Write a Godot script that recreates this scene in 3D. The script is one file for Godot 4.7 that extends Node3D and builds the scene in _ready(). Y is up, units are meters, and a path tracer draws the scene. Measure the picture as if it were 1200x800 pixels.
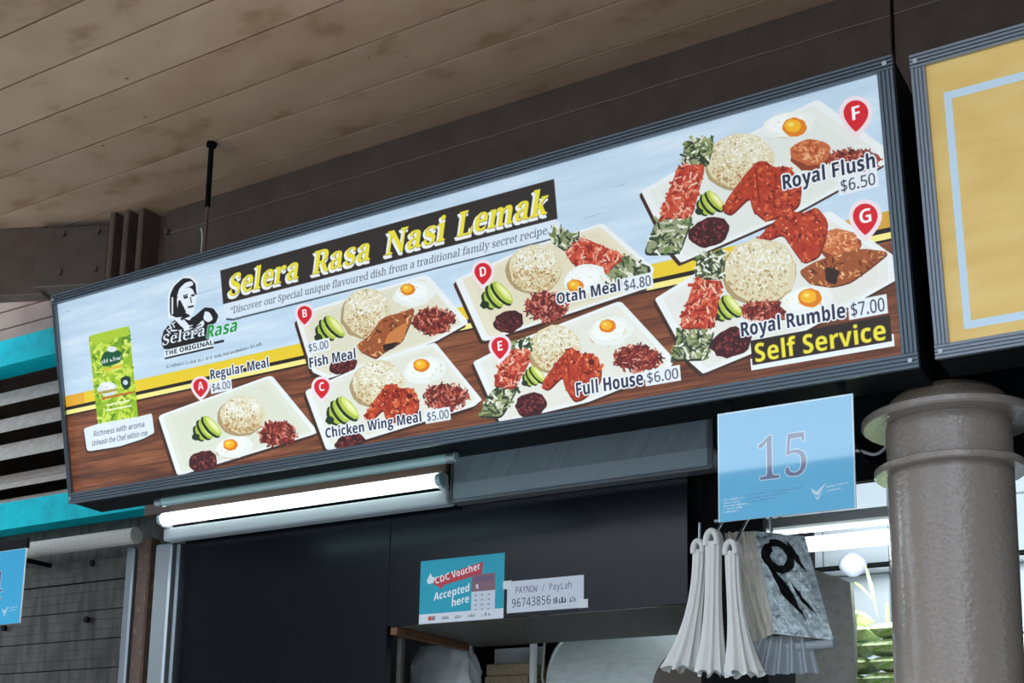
extends Node3D
# Hawker stall front: tilted menu signboard under a boarded canopy.
# World: x runs along the stall fronts, y up, z towards the street; the photographer stands at (0, 1.6, 0).

const F := 1500.155          # focal length in pixels of a 1200 x 800 picture
const PY := 690.64           # picture row of the lens axis (the lens is shifted)
const PITCH := 0.177706644
const ROLL := 0.0198912
const YAW := 1.02354382
const EYE := Vector3(0, 1.6, 0)
const TILT := 0.20612        # lean of the signboard
const SIGN_TL := Vector3(-3.203, 3.181, -2.469)
const SIGN_H := 0.6534
const CEIL := 3.55
const WALL := -3.05
const SIGN_GLOW := 0.12

var right_axis: Vector3
var up_axis: Vector3
var fwd_axis: Vector3
var M := {}
var taken := {}
var rng := RandomNumberGenerator.new()

# ------------------------------------------------------------------ camera maths
func set_axes():
	fwd_axis = Vector3(-cos(YAW) * cos(PITCH), sin(PITCH), -sin(YAW) * cos(PITCH))
	var r := fwd_axis.cross(Vector3.UP).normalized()
	var u := r.cross(fwd_axis)
	right_axis = r * cos(ROLL) + u * sin(ROLL)
	up_axis = u * cos(ROLL) - r * sin(ROLL)

func ray(x: float, y: float) -> Vector3:
	return fwd_axis + right_axis * ((x - 600.0) / F) - up_axis * ((y - PY) / F)

func at_z(x: float, y: float, z: float) -> Vector3:
	var d := ray(x, y)
	return EYE + d * (z / d.z)

func on_sign(x: float, y: float) -> Vector2:      # metres right of and below the sign's top left corner
	var dn := Vector3(0, -cos(TILT), -sin(TILT))
	var n := Vector3(0, -sin(TILT), cos(TILT))
	var d := ray(x, y)
	var q := EYE + d * ((SIGN_TL - EYE).dot(n) / d.dot(n)) - SIGN_TL
	return Vector2(q.x, q.dot(dn))

# ------------------------------------------------------------------ naming
func numbered(called: String) -> String:
	if not taken.has(called):
		taken[called] = 0
		return called
	taken[called] += 1
	return "%s_%03d" % [called, taken[called]]

func tag(o: Node, label: String, category: String, group := "", kind := ""):
	o.set_meta("label", label)
	o.set_meta("category", category)
	if group != "": o.set_meta("group", group)
	if kind != "": o.set_meta("kind", kind)

func thing(called: String, label: String, category: String, at := Vector3.ZERO, group := "") -> Node3D:
	var o := Node3D.new()
	o.name = numbered(called)
	add_child(o)
	o.position = at
	tag(o, label, category, group)
	return o

func structure(called: String, label: String, category: String, at := Vector3.ZERO) -> Node3D:
	var o := thing(called, label, category, at)
	o.set_meta("kind", "structure")
	return o

func put(m: Mesh, called: String, mat: Material, parent: Node = null, pos := Vector3.ZERO) -> MeshInstance3D:
	var o := MeshInstance3D.new()
	o.mesh = m
	if mat: o.material_override = mat
	o.name = numbered(called) if parent == null else called
	if parent == null: add_child(o)
	else: parent.add_child(o, true)
	o.position = pos
	o.cast_shadow = GeometryInstance3D.SHADOW_CASTING_SETTING_ON
	return o

# ------------------------------------------------------------------ mesh building (faces are given counter-clockwise seen from outside)
func begin() -> SurfaceTool:
	var st := SurfaceTool.new()
	st.begin(Mesh.PRIMITIVE_TRIANGLES)
	return st

func vert(st: SurfaceTool, p: Vector3, n: Vector3, uv := Vector2.ZERO):
	st.set_normal(n)
	st.set_uv(uv)
	st.add_vertex(p)

func tri(st: SurfaceTool, a: Vector3, b: Vector3, c: Vector3):
	var n := (b - a).cross(c - a).normalized()
	vert(st, a, n); vert(st, c, n); vert(st, b, n)

func quad(st: SurfaceTool, a: Vector3, b: Vector3, c: Vector3, d: Vector3):
	tri(st, a, b, c); tri(st, a, c, d)

func quad_uv(st: SurfaceTool, a: Vector3, b: Vector3, c: Vector3, d: Vector3):   # a bottom left, b bottom right, c top right, d top left
	var n := (b - a).cross(c - a).normalized()
	var ua := Vector2(0, 1); var ub := Vector2(1, 1); var uc := Vector2(1, 0); var ud := Vector2(0, 0)
	vert(st, a, n, ua); vert(st, c, n, uc); vert(st, b, n, ub)
	vert(st, a, n, ua); vert(st, d, n, ud); vert(st, c, n, uc)

func box(st: SurfaceTool, lo: Vector3, hi: Vector3, bev := 0.0):
	var c := (lo + hi) * 0.5
	var h := (hi - lo) * 0.5
	bev = min(bev, min(h.x, min(h.y, h.z)) * 0.9)
	for ax in 3:
		var u := (ax + 1) % 3
		var v := (ax + 2) % 3
		for s in [-1.0, 1.0]:
			var pts: Array[Vector3] = []
			for k in [[-1, -1], [1, -1], [1, 1], [-1, 1]]:
				var p := Vector3.ZERO
				p[ax] = s * h[ax]
				p[u] = k[0] * (h[u] - bev)
				p[v] = k[1] * (h[v] - bev)
				pts.append(c + p)
			if s > 0: quad(st, pts[0], pts[1], pts[2], pts[3])
			else: quad(st, pts[3], pts[2], pts[1], pts[0])
	if bev <= 0.0: return
	for ax in 3:
		var u := (ax + 1) % 3
		var v := (ax + 2) % 3
		for su in [-1.0, 1.0]:
			for sv in [-1.0, 1.0]:
				var pts: Array[Vector3] = []
				for k in [[0, -1], [0, 1], [1, 1], [1, -1]]:
					var p := Vector3.ZERO
					p[ax] = k[1] * (h[ax] - bev)
					p[u] = su * (h[u] - (bev if k[0] == 1 else 0.0))
					p[v] = sv * (h[v] - (0.0 if k[0] == 1 else bev))
					pts.append(c + p)
				var n := (pts[1] - pts[0]).cross(pts[2] - pts[0])
				if n.dot(pts[0] + pts[2] - c * 2.0) > 0: quad(st, pts[0], pts[1], pts[2], pts[3])
				else: quad(st, pts[3], pts[2], pts[1], pts[0])
	for sx in [-1.0, 1.0]:
		for sy in [-1.0, 1.0]:
			for sz in [-1.0, 1.0]:
				var s := Vector3(sx, sy, sz)
				var a := c + s * (h - Vector3(0, bev, bev))
				var b := c + s * (h - Vector3(bev, 0, bev))
				var d := c + s * (h - Vector3(bev, bev, 0))
				if (b - a).cross(d - a).dot(s) > 0: tri(st, a, b, d)
				else: tri(st, a, d, b)

func box_mesh(size: Vector3, bev := 0.0, base := false) -> Mesh:
	var st := begin()
	var lo := -size * 0.5
	if base: lo.y = 0.0
	box(st, lo, lo + size, bev)
	return st.commit()

func lathe(st: SurfaceTool, prof: Array, seg := 48, centre := Vector3.ZERO):      # prof: Vector2(radius, height) from bottom to top, outside
	for i in prof.size() - 1:
		var p: Vector2 = prof[i]
		var q: Vector2 = prof[i + 1]
		var d := q - p
		if d.length() < 1e-7: continue
		var nr := d.y / d.length()
		var ny := -d.x / d.length()
		for k in seg:
			var a := TAU * k / seg
			var b := TAU * (k + 1) / seg
			var ca := Vector3(cos(a), 0, -sin(a))
			var cb := Vector3(cos(b), 0, -sin(b))
			var na := (ca * nr + Vector3.UP * ny)
			var nb := (cb * nr + Vector3.UP * ny)
			var p0 := centre + ca * p.x + Vector3.UP * p.y
			var p1 := centre + cb * p.x + Vector3.UP * p.y
			var p2 := centre + cb * q.x + Vector3.UP * q.y
			var p3 := centre + ca * q.x + Vector3.UP * q.y
			if p.x > 1e-6:
				vert(st, p0, na); vert(st, p2, nb); vert(st, p1, nb)
			if q.x > 1e-6:
				vert(st, p0, na); vert(st, p3, na); vert(st, p2, nb)

func tube(st: SurfaceTool, path: Array, r: float, seg := 12, caps := true):
	var rings := []
	var n: int = path.size()
	var side := Vector3.ZERO
	for i in n:
		var dir: Vector3 = (path[min(i + 1, n - 1)] - path[max(i - 1, 0)]).normalized()
		if side == Vector3.ZERO:
			side = dir.cross(Vector3.UP if abs(dir.y) < 0.9 else Vector3.RIGHT).normalized()
		side = (side - dir * side.dot(dir)).normalized()
		var oth := dir.cross(side)
		var ring := []
		for k in seg:
			var a := TAU * k / seg
			ring.append(side * cos(a) + oth * sin(a))
		rings.append(ring)
	for i in n - 1:
		for k in seg:
			var k2 := (k + 1) % seg
			var a: Vector3 = rings[i][k]; var b: Vector3 = rings[i][k2]; var c: Vector3 = rings[i + 1][k2]; var d: Vector3 = rings[i + 1][k]
			var p: Vector3 = path[i]; var q: Vector3 = path[i + 1]
			vert(st, p + a * r, a); vert(st, q + c * r, c); vert(st, p + b * r, b)
			vert(st, p + a * r, a); vert(st, q + d * r, d); vert(st, q + c * r, c)
	if caps:
		for k in seg:
			var k2 := (k + 1) % seg
			var p: Vector3 = path[0]; var q: Vector3 = path[n - 1]
			tri(st, p, p + rings[0][k2] * r, p + rings[0][k] * r)
			tri(st, q, q + rings[n - 1][k] * r, q + rings[n - 1][k2] * r)

func prism(st: SurfaceTool, poly: PackedVector2Array, z0: float, z1: float, xf := Transform3D.IDENTITY):   # polygon counter-clockwise in xy, extruded along z
	var n := poly.size()
	for i in n:
		var a := poly[i]
		var b := poly[(i + 1) % n]
		quad(st, xf * Vector3(a.x, a.y, z0), xf * Vector3(b.x, b.y, z0), xf * Vector3(b.x, b.y, z1), xf * Vector3(a.x, a.y, z1))
	var idx := Geometry2D.triangulate_polygon(poly)
	for i in range(0, idx.size(), 3):
		var a := poly[idx[i]]
		var b := poly[idx[i + 1]]
		var c := poly[idx[i + 2]]
		if (b - a).cross(c - a) < 0:
			var t := b; b = c; c = t
		tri(st, xf * Vector3(a.x, a.y, z1), xf * Vector3(b.x, b.y, z1), xf * Vector3(c.x, c.y, z1))
		tri(st, xf * Vector3(a.x, a.y, z0), xf * Vector3(c.x, c.y, z0), xf * Vector3(b.x, b.y, z0))

func along_x(poly: PackedVector2Array, x0: float, x1: float) -> Mesh:      # polygon given as (z, y), counter-clockwise seen from +x with z to the left
	var st := begin()
	# map polygon x -> -z so that the prism axis is +x
	var xf := Transform3D(Basis(Vector3(0, 0, -1), Vector3(0, 1, 0), Vector3(1, 0, 0)), Vector3.ZERO)
	var pts := PackedVector2Array()
	for p in poly: pts.append(Vector2(-p.x, p.y))
	if Geometry2D.is_polygon_clockwise(pts): pts.reverse()
	prism(st, pts, x0, x1, xf)
	return st.commit()

func grid_surface(st: SurfaceTool, f: Callable, nu: int, nv: int, flip := false):   # smooth surface from f(u, v)
	var p := []
	for j in nv + 1:
		for i in nu + 1:
			p.append(f.call(float(i) / nu, float(j) / nv))
	var w := nu + 1
	var nrm := []
	for j in nv + 1:
		for i in nu + 1:
			var du: Vector3 = p[j * w + min(i + 1, nu)] - p[j * w + max(i - 1, 0)]
			var dv: Vector3 = p[min(j + 1, nv) * w + i] - p[max(j - 1, 0) * w + i]
			var n := du.cross(dv).normalized()
			nrm.append(-n if flip else n)
	for j in nv:
		for i in nu:
			var a := j * w + i; var b := a + 1; var c := a + w + 1; var d := a + w
			var order := [a, c, b, a, d, c] if not flip else [a, b, c, a, c, d]
			for k in order: vert(st, p[k], nrm[k], Vector2(float(k % w) / nu, float(k / w) / nv))

# ------------------------------------------------------------------ materials
func plain(c: Color, rough := 0.6, metal := 0.0) -> StandardMaterial3D:
	var m := StandardMaterial3D.new()
	m.albedo_color = c
	m.roughness = rough
	m.metallic = metal
	return m

func noise_image(sz: int, freq: float, sd: int, stretch := 1.0, octaves := 4) -> Image:
	var n := FastNoiseLite.new()
	n.seed = sd
	n.noise_type = FastNoiseLite.TYPE_SIMPLEX_SMOOTH
	n.frequency = freq
	n.fractal_octaves = octaves
	var im := n.get_seamless_image(sz, int(sz / stretch)) if stretch != 1.0 else n.get_seamless_image(sz, sz)
	if stretch != 1.0: im.resize(sz, sz, Image.INTERPOLATE_CUBIC)
	return im

func ramp_texture(im: Image, cols: Array, spots := 0, spot_col := Color.BLACK, sd := 1) -> ImageTexture:
	var sz := im.get_width()
	var out := Image.create(sz, im.get_height(), false, Image.FORMAT_RGB8)
	var lut := []
	for i in 256:
		var t := i / 255.0 * (cols.size() - 1)
		var k: int = min(int(t), cols.size() - 2)
		lut.append((cols[k] as Color).lerp(cols[k + 1], t - k))
	for y in im.get_height():
		for x in sz:
			out.set_pixel(x, y, lut[int(im.get_pixel(x, y).r * 255.0)])
	var r := RandomNumberGenerator.new()
	r.seed = sd
	for s in spots:
		var px := r.randi_range(0, sz - 6)
		var py := r.randi_range(0, im.get_height() - 6)
		out.fill_rect(Rect2i(px, py, r.randi_range(1, 4), r.randi_range(1, 3)), spot_col.lerp(cols[0], r.randf() * 0.7))
	out.generate_mipmaps()
	return ImageTexture.create_from_image(out)

func normal_texture(im: Image, strength: float) -> ImageTexture:
	var n := im.duplicate() as Image
	n.convert(Image.FORMAT_RGBA8)
	n.bump_map_to_normal_map(strength)
	return ImageTexture.create_from_image(n)

func grained(cols: Array, rough: float, scale: Vector3, freq := 0.02, sd := 1, metal := 0.0, bump := 0.0, stretch := 1.0, spots := 0, spot_col := Color.BLACK, sz := 256) -> StandardMaterial3D:
	var im := noise_image(sz, freq, sd, stretch)
	var m := plain(Color.WHITE, rough, metal)
	m.albedo_texture = ramp_texture(im, cols, spots, spot_col, sd)
	m.uv1_triplanar = true
	m.uv1_world_triplanar = true
	m.uv1_scale = scale
	if bump > 0.0:
		m.normal_enabled = true
		m.normal_texture = normal_texture(im, bump)
	return m

func rgb(r: int, g: int, b: int) -> Color:
	return Color8(r, g, b)

func make_materials():
	M.ceil = []
	for k in 3:
		var d := (k - 1) * 5
		M.ceil.append(grained([rgb(154 + d, 122 + d, 92 + d), rgb(190 + d, 158 + d, 130 + d), rgb(196 + d, 164 + d, 138 + d), rgb(206 + d, 176 + d, 144 + d)], 0.42, Vector3(0.55, 0.55, 0.9), 0.012, 11 + k, 0.0, 0.6, 1.0, 14, rgb(96, 76, 58), 512))
	M.backing = plain(rgb(16, 12, 10), 0.9)
	M.beam = grained([rgb(82, 70, 64), rgb(92, 80, 74), rgb(98, 86, 79)], 0.34, Vector3(1.5, 1.5, 1.5), 0.02, 21, 0.0, 0.8)
	M.bracket = grained([rgb(84, 68, 60), rgb(98, 82, 74), rgb(106, 90, 82)], 0.4, Vector3(2, 2, 2), 0.02, 22, 0.0, 0.8)
	M.wall_taupe = grained([rgb(130, 106, 92), rgb(150, 124, 110), rgb(158, 133, 118)], 0.6, Vector3(1, 1, 1), 0.015, 23)
	M.teal = grained([rgb(0, 168, 180), rgb(0, 190, 202), rgb(0, 196, 206)], 0.6, Vector3(2, 2, 2), 0.02, 24, 0.0, 0.0, 1.0, 30, rgb(0, 110, 120))
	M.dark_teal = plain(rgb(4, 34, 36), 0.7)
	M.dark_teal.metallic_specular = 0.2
	M.slat = grained([rgb(120, 112, 104), rgb(168, 160, 150), rgb(150, 138, 126), rgb(182, 176, 166)], 0.55, Vector3(2, 3, 3), 0.02, 25, 0.0, 0.0, 1.0, 20, rgb(60, 50, 46))
	M.black = plain(rgb(10, 11, 12), 0.7)
	M.black.metallic_specular = 0.25
	M.teal.metallic_specular = 0.25
	M.frame = plain(rgb(112, 123, 133), 0.34, 0.6)
	M.frame2 = plain(rgb(150, 158, 168), 0.36, 0.6)
	M.sign_body = plain(rgb(20, 26, 28), 0.6)
	M.sign_body.metallic_specular = 0.25
	M.pillar = grained([rgb(155, 144, 136), rgb(161, 150, 141), rgb(165, 154, 145)], 0.2, Vector3(5, 5, 5), 0.05, 31, 0.0, 1.6, 1.0, 10, rgb(128, 116, 106))
	M.pillar_worn = grained([rgb(126, 110, 94), rgb(172, 156, 142), rgb(178, 162, 148)], 0.24, Vector3(9, 9, 9), 0.05, 32, 0.0, 3.0, 1.0, 60, rgb(92, 78, 62))
	M.bead = plain(rgb(112, 100, 92), 0.16)  # lighter than the beam: the ridge highlight is partly put into this colour
	M.bag_hem = plain(rgb(150, 158, 164), 0.3)
	M.navy = plain(rgb(5, 10, 19), 0.22)
	M.hood_under = grained([rgb(78, 76, 72), rgb(92, 90, 85), rgb(98, 94, 88)], 0.6, Vector3(3, 3, 3), 0.02, 33)
	M.timber = grained([rgb(96, 66, 44), rgb(118, 84, 58), rgb(128, 92, 64)], 0.6, Vector3(2, 8, 2), 0.02, 34)
	M.mesh_grey = grained([rgb(128, 142, 150), rgb(160, 176, 184), rgb(172, 188, 196)], 0.5, Vector3(30, 40, 30), 0.06, 35, 0.3, 5.0)
	M.alu = plain(rgb(196, 204, 208), 0.3, 0.8)
	M.alu_dark = plain(rgb(150, 158, 164), 0.35, 0.8)
	M.rust_post = grained([rgb(66, 48, 40), rgb(92, 70, 60), rgb(84, 62, 50), rgb(150, 126, 88)], 0.6, Vector3(5, 3, 5), 0.03, 36, 0.0, 1.0)
	M.shutter = grained([rgb(52, 51, 49), rgb(80, 78, 74), rgb(98, 94, 88)], 0.34, Vector3(4, 1, 4), 0.02, 37, 0.5)
	M.pipe_grey = grained([rgb(150, 146, 138), rgb(178, 174, 166), rgb(188, 184, 176)], 0.65, Vector3(8, 8, 8), 0.06, 38, 0.0, 2.0)
	M.pale_teal = plain(rgb(150, 186, 184), 0.25)  # pale tone of the lamp end caps and the lamp-lit underside strip
	M.pale_teal.metallic_specular = 0.8
	M.white_enamel = plain(rgb(226, 230, 230), 0.35)
	M.grey_enamel = plain(rgb(170, 180, 184), 0.4)
	M.wood_brown = plain(rgb(84, 66, 56), 0.6)
	M.bag_white = plain(rgb(216, 216, 212), 0.45)
	M.bag_white.subsurf_scatter_enabled = true
	M.bag_white.subsurf_scatter_strength = 0.15
	M.bag_beige = grained([rgb(150, 146, 134), rgb(176, 172, 160), rgb(190, 186, 176)], 0.5, Vector3(14, 3, 14), 0.04, 41)
	M.bag_clear = grained([rgb(24, 28, 30), rgb(150, 164, 168), rgb(176, 190, 194), rgb(206, 216, 218)], 0.16, Vector3(4, 7, 4), 0.03, 42, 0.1, 3.0)
	M.cardboard_grey = grained([rgb(150, 150, 142), rgb(168, 168, 160), rgb(174, 174, 164)], 0.8, Vector3(4, 4, 4), 0.03, 43)
	M.cardboard = grained([rgb(120, 106, 84), rgb(148, 134, 108), rgb(158, 144, 118)], 0.85, Vector3(8, 8, 8), 0.04, 44)
	M.pot = grained([rgb(206, 216, 214), rgb(222, 232, 230), rgb(228, 238, 236)], 0.4, Vector3(3, 9, 3), 0.02, 45)
	M.brown_tray = plain(rgb(112, 100, 92), 0.5)
	M.bag_film = plain(rgb(222, 228, 232), 0.2)
	M.leafpack = grained([rgb(112, 156, 62), rgb(196, 220, 136), rgb(236, 242, 214), rgb(150, 194, 92)], 0.4, Vector3(4, 11, 4), 0.035, 46, 0.0, 2.0)
	M.leaf = plain(rgb(150, 200, 84), 0.5)
	M.tile = plain(rgb(226, 232, 236), 0.25)
	M.grout = plain(rgb(150, 160, 170), 0.8)
	M.inner_wall = plain(rgb(206, 216, 224), 0.6)
	M.pouch = plain(rgb(205, 205, 222), 0.3)
	M.floor = grained([rgb(150, 146, 140), rgb(176, 172, 166), rgb(186, 182, 176)], 0.7, Vector3(0.5, 0.5, 0.5), 0.02, 51)
	M.far_wall = plain(rgb(176, 177, 178), 0.8)
	M.far_dark = plain(rgb(30, 34, 30), 0.9)

# ------------------------------------------------------------------ print painting
var cv: Image
var cu := Vector2.ZERO      # metres on the sheet at the canvas' top left corner
var cs := 1.0               # canvas pixels per metre

func S(x: float, y: float) -> Vector2:          # photo pixel -> canvas point on the sign's sheet
	return (on_sign(x, y) - cu) * cs

func fill(pts: PackedVector2Array, c: Color):
	var n := pts.size()
	var lo := INF
	var hi := -INF
	for p in pts:
		lo = min(lo, p.y); hi = max(hi, p.y)
	var h := cv.get_height()
	var w := cv.get_width()
	for y in range(max(0, int(floor(lo))), min(h, int(ceil(hi)) + 1)):
		var yc := y + 0.5
		var xs := []
		for i in n:
			var a := pts[i]
			var b := pts[(i + 1) % n]
			if (a.y <= yc) != (b.y <= yc):
				xs.append(a.x + (yc - a.y) / (b.y - a.y) * (b.x - a.x))
		xs.sort()
		for k in range(0, xs.size() - 1, 2):
			var x0: int = max(0, int(round(xs[k])))
			var x1: int = min(w, int(round(xs[k + 1])))
			if x1 > x0: cv.fill_rect(Rect2i(x0, y, x1 - x0, 1), c)

func smooth_poly(src: Array, rnd := 0.25) -> PackedVector2Array:    # photo points with rounded corners
	var out := PackedVector2Array()
	var n := src.size()
	for i in n:
		var a := Vector2(src[(i + n - 1) % n][0], src[(i + n - 1) % n][1])
		var b := Vector2(src[i][0], src[i][1])
		var c := Vector2(src[(i + 1) % n][0], src[(i + 1) % n][1])
		var p := b.lerp(a, rnd)
		var q := b.lerp(c, rnd)
		for k in 5:
			var t := k / 4.0
			out.append(p.lerp(b, t).lerp(b.lerp(q, t), t))
	return out

func shape(src: Array, c: Color, rnd := 0.25, dx := 0.0, dy := 0.0, grow := 1.0):
	var pts := smooth_poly(src, rnd)
	var mid := Vector2.ZERO
	for p in pts: mid += p
	mid /= pts.size()
	var out := PackedVector2Array()
	for p in pts:
		var q := mid + (p - mid) * grow
		out.append(S(q.x + dx, q.y + dy))
	fill(out, c)

func blob(x: float, y: float, rx: float, ry: float, c: Color, wob := 0.06, rot := 0.0, seg := 22):
	var out := PackedVector2Array()
	for k in seg:
		var a := TAU * k / seg
		var r := 1.0 + rng.randf_range(-wob, wob)
		var d := Vector2(cos(a) * rx * r, sin(a) * ry * r).rotated(rot)
		out.append(S(x + d.x, y + d.y))
	fill(out, c)

func stroke(x0: float, y0: float, x1: float, y1: float, w: float, c: Color):
	var d := (Vector2(x1, y1) - Vector2(x0, y0)).normalized().orthogonal() * w * 0.5
	fill(PackedVector2Array([S(x0 + d.x, y0 + d.y), S(x1 + d.x, y1 + d.y), S(x1 - d.x, y1 - d.y), S(x0 - d.x, y0 - d.y)]), c)

func scatter(x: float, y: float, rx: float, ry: float, n: int, l: float, w: float, cols: Array, rot := 0.0):
	for k in n:
		var a := rng.randf() * TAU
		var r := sqrt(rng.randf())
		var d := Vector2(cos(a) * rx * r, sin(a) * ry * r).rotated(rot)
		var b := rng.randf() * TAU
		var e := Vector2(cos(b), sin(b)) * l * rng.randf_range(0.5, 1.0) * 0.5
		var c: Color = cols[rng.randi_range(0, cols.size() - 1)]
		stroke(x + d.x - e.x, y + d.y - e.y, x + d.x + e.x, y + d.y + e.y, w * rng.randf_range(0.6, 1.2), c)

func scatter_in(src: Array, n: int, l: float, w: float, cols: Array):
	var poly := PackedVector2Array()
	var lo := Vector2(INF, INF)
	var hi := -lo
	for p in src:
		var v := Vector2(p[0], p[1])
		poly.append(v); lo = lo.min(v); hi = hi.max(v)
	for k in n:
		var v := Vector2(rng.randf_range(lo.x, hi.x), rng.randf_range(lo.y, hi.y))
		if not Geometry2D.is_point_in_polygon(v, poly): continue
		var b := rng.randf() * TAU
		var e := Vector2(cos(b), sin(b)) * l * rng.randf_range(0.5, 1.0) * 0.5
		stroke(v.x - e.x, v.y - e.y, v.x + e.x, v.y + e.y, w * rng.randf_range(0.6, 1.3), cols[rng.randi_range(0, cols.size() - 1)])

var glyph_cache := {}
func glyphs(text: String, family: String, bold: bool) -> Array:      # [triangle points scaled to width 1 from x = 0, cap unit, width]
	var key := text + family + str(bold)
	if glyph_cache.has(key): return glyph_cache[key]
	var f := SystemFont.new()
	f.font_names = PackedStringArray([family])
	f.font_weight = 700 if bold else 400
	var t := TextMesh.new()
	t.font = f; t.text = text; t.font_size = 64; t.depth = 0.0; t.pixel_size = 0.01
	t.horizontal_alignment = HORIZONTAL_ALIGNMENT_LEFT
	t.vertical_alignment = VERTICAL_ALIGNMENT_TOP
	var a := t.surface_get_arrays(0)
	var v: PackedVector3Array = a[Mesh.ARRAY_VERTEX]
	var ix: PackedInt32Array = a[Mesh.ARRAY_INDEX]
	var bb := t.get_aabb()
	# the baseline: bottom of a capital H
	t.text = "H"
	var hb := t.get_aabb()
	var pts := PackedVector2Array()
	for i in ix: pts.append(Vector2((v[i].x - bb.position.x) / bb.size.x, (v[i].y - hb.position.y) / hb.size.y))
	glyph_cache[key] = [pts, bb.size.x / hb.size.y]
	return glyph_cache[key]

# text from u0 to u1 (canvas pixels) on baseline v, capital height cap, leaning by slant; drawn at an offset
func letters(text: String, p0: Vector2, p1: Vector2, cap: float, c: Color, slant := 0.0, family := "Droid Sans", bold := true, off := Vector2.ZERO):
	var g := glyphs(text, family, bold)
	var pts: PackedVector2Array = g[0]
	var ax := p1 - p0
	var upv := Vector2(ax.y, -ax.x).normalized() * cap
	for i in range(0, pts.size(), 3):
		var t := PackedVector2Array()
		for k in 3:
			var q := pts[i + k]
			t.append(p0 + off + ax * q.x + upv * q.y + ax.normalized() * (q.y * cap * slant))
		fill(t, c)

func outlined(text: String, p0: Vector2, p1: Vector2, cap: float, c: Color, halo: Color, r: float, slant := 0.0, family := "Droid Sans", bold := true):
	for k in 8:
		letters(text, p0, p1, cap, halo, slant, family, bold, Vector2(cos(k * TAU / 8), sin(k * TAU / 8)) * r)
	letters(text, p0, p1, cap, c, slant, family, bold)

func small_print(p0: Vector2, p1: Vector2, h: float, c: Color):      # a line of print too small to read in the photograph
	var d := (p1 - p0).normalized()
	var o := Vector2(d.y, -d.x)
	var at := 0.0
	var total := (p1 - p0).length()
	while at < total:
		var w := h * rng.randf_range(0.12, 0.3)
		var hh := h * rng.randf_range(0.6, 1.0)
		var a := p0 + d * at
		fill(PackedVector2Array([a, a + d * w, a + d * w + o * hh, a + o * hh]), c)
		if rng.randf() < 0.5: fill(PackedVector2Array([a, a + d * w * 2.6, a + d * w * 2.6 + o * h * 0.2, a + o * h * 0.2]), c)
		at += w + h * rng.randf_range(0.16, 0.34) + (h * 0.5 if rng.randf() < 0.16 else 0.0)

func pin(x: float, y: float, r: float, letter: String):
	var red := rgb(214, 26, 40)
	for pass_ in 2:
		var g := 1.35 if pass_ == 0 else 1.0
		var c := rgb(244, 226, 230) if pass_ == 0 else red
		var out := PackedVector2Array()
		for k in 24:
			var a := TAU * k / 24
			var q := Vector2(cos(a), sin(a)) * r * g
			if q.y > 0: q.y *= 1.0 + 0.55 * pow(max(0.0, 1.0 - abs(q.x) / (r * g)), 1.2)
			out.append(S(x + q.x, y + q.y))
		fill(out, c)
	var mid := S(x, y)
	var cap := (S(x, y + r * 0.56) - S(x, y - r * 0.56)).length()
	var half: float = cap * glyphs(letter, "Droid Sans", true)[1] * 0.52
	letters(letter, mid + Vector2(-half, cap * 0.5), mid + Vector2(half, cap * 0.5), cap, Color.WHITE)

func plate(src: Array, cream: Color, rnd := 0.1):
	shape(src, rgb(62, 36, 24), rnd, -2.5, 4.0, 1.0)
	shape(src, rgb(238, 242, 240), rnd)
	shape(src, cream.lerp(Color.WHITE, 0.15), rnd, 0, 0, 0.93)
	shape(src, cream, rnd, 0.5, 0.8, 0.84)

func rice(x, y, rx, ry, toasted := 0.5):
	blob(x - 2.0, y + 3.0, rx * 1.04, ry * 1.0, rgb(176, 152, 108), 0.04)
	blob(x, y, rx, ry, rgb(226, 215, 178), 0.04)
	scatter(x - rx * 0.05, y + ry * 0.45, rx * 0.84, ry * 0.5, int(rx * 7 * toasted), 4.4, 1.7, [rgb(190, 152, 96), rgb(204, 172, 118), rgb(170, 128, 74), rgb(214, 190, 142)])
	scatter(x, y - ry * 0.12, rx * 0.92, ry * 0.82, int(rx * 7), 4.0, 1.5, [rgb(242, 237, 214), rgb(234, 226, 196), rgb(216, 202, 158), rgb(248, 246, 232), rgb(206, 190, 144)])
	scatter(x + rx * 0.05, y - ry * 0.38, rx * 0.78, ry * 0.5, int(rx * 6), 3.8, 1.6, [rgb(250, 249, 240), rgb(240, 238, 218), rgb(226, 220, 190)])
	scatter(x, y, rx * 0.9, ry * 0.9, int(rx * 0.6), 3.0, 1.4, [rgb(150, 116, 66), rgb(170, 136, 84)])

func egg(x, y, rx, ry, yr, yx, yy, crust := true):
	if crust: blob(x - rx * 0.42, y + ry * 0.62, rx * 0.56, ry * 0.36, rgb(196, 142, 66), 0.08, 0.25)
	blob(x, y, rx, ry, rgb(236, 240, 232), 0.06, -0.2)
	blob(x - rx * 0.1, y - ry * 0.1, rx * 0.75, ry * 0.7, rgb(248, 250, 246), 0.05, -0.2)
	scatter(x, y, rx * 0.8, ry * 0.8, 8, 3.0, 1.6, [rgb(222, 214, 160), rgb(214, 206, 150)])
	blob(yx, yy, yr * 1.08, yr * 0.85, rgb(226, 128, 20), 0.05)
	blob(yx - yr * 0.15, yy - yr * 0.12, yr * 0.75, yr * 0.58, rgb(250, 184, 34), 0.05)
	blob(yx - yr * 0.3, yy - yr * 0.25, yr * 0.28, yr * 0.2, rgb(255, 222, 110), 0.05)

func anchovies(x, y, rx, ry):
	blob(x, y, rx * 0.9, ry * 0.85, rgb(110, 38, 30), 0.12)
	scatter(x, y, rx, ry * 0.95, int(rx * 7), 8.0, 1.8, [rgb(150, 56, 42), rgb(120, 34, 28), rgb(190, 96, 74), rgb(92, 24, 22), rgb(222, 150, 128), rgb(168, 66, 48), rgb(70, 18, 18)])

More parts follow.
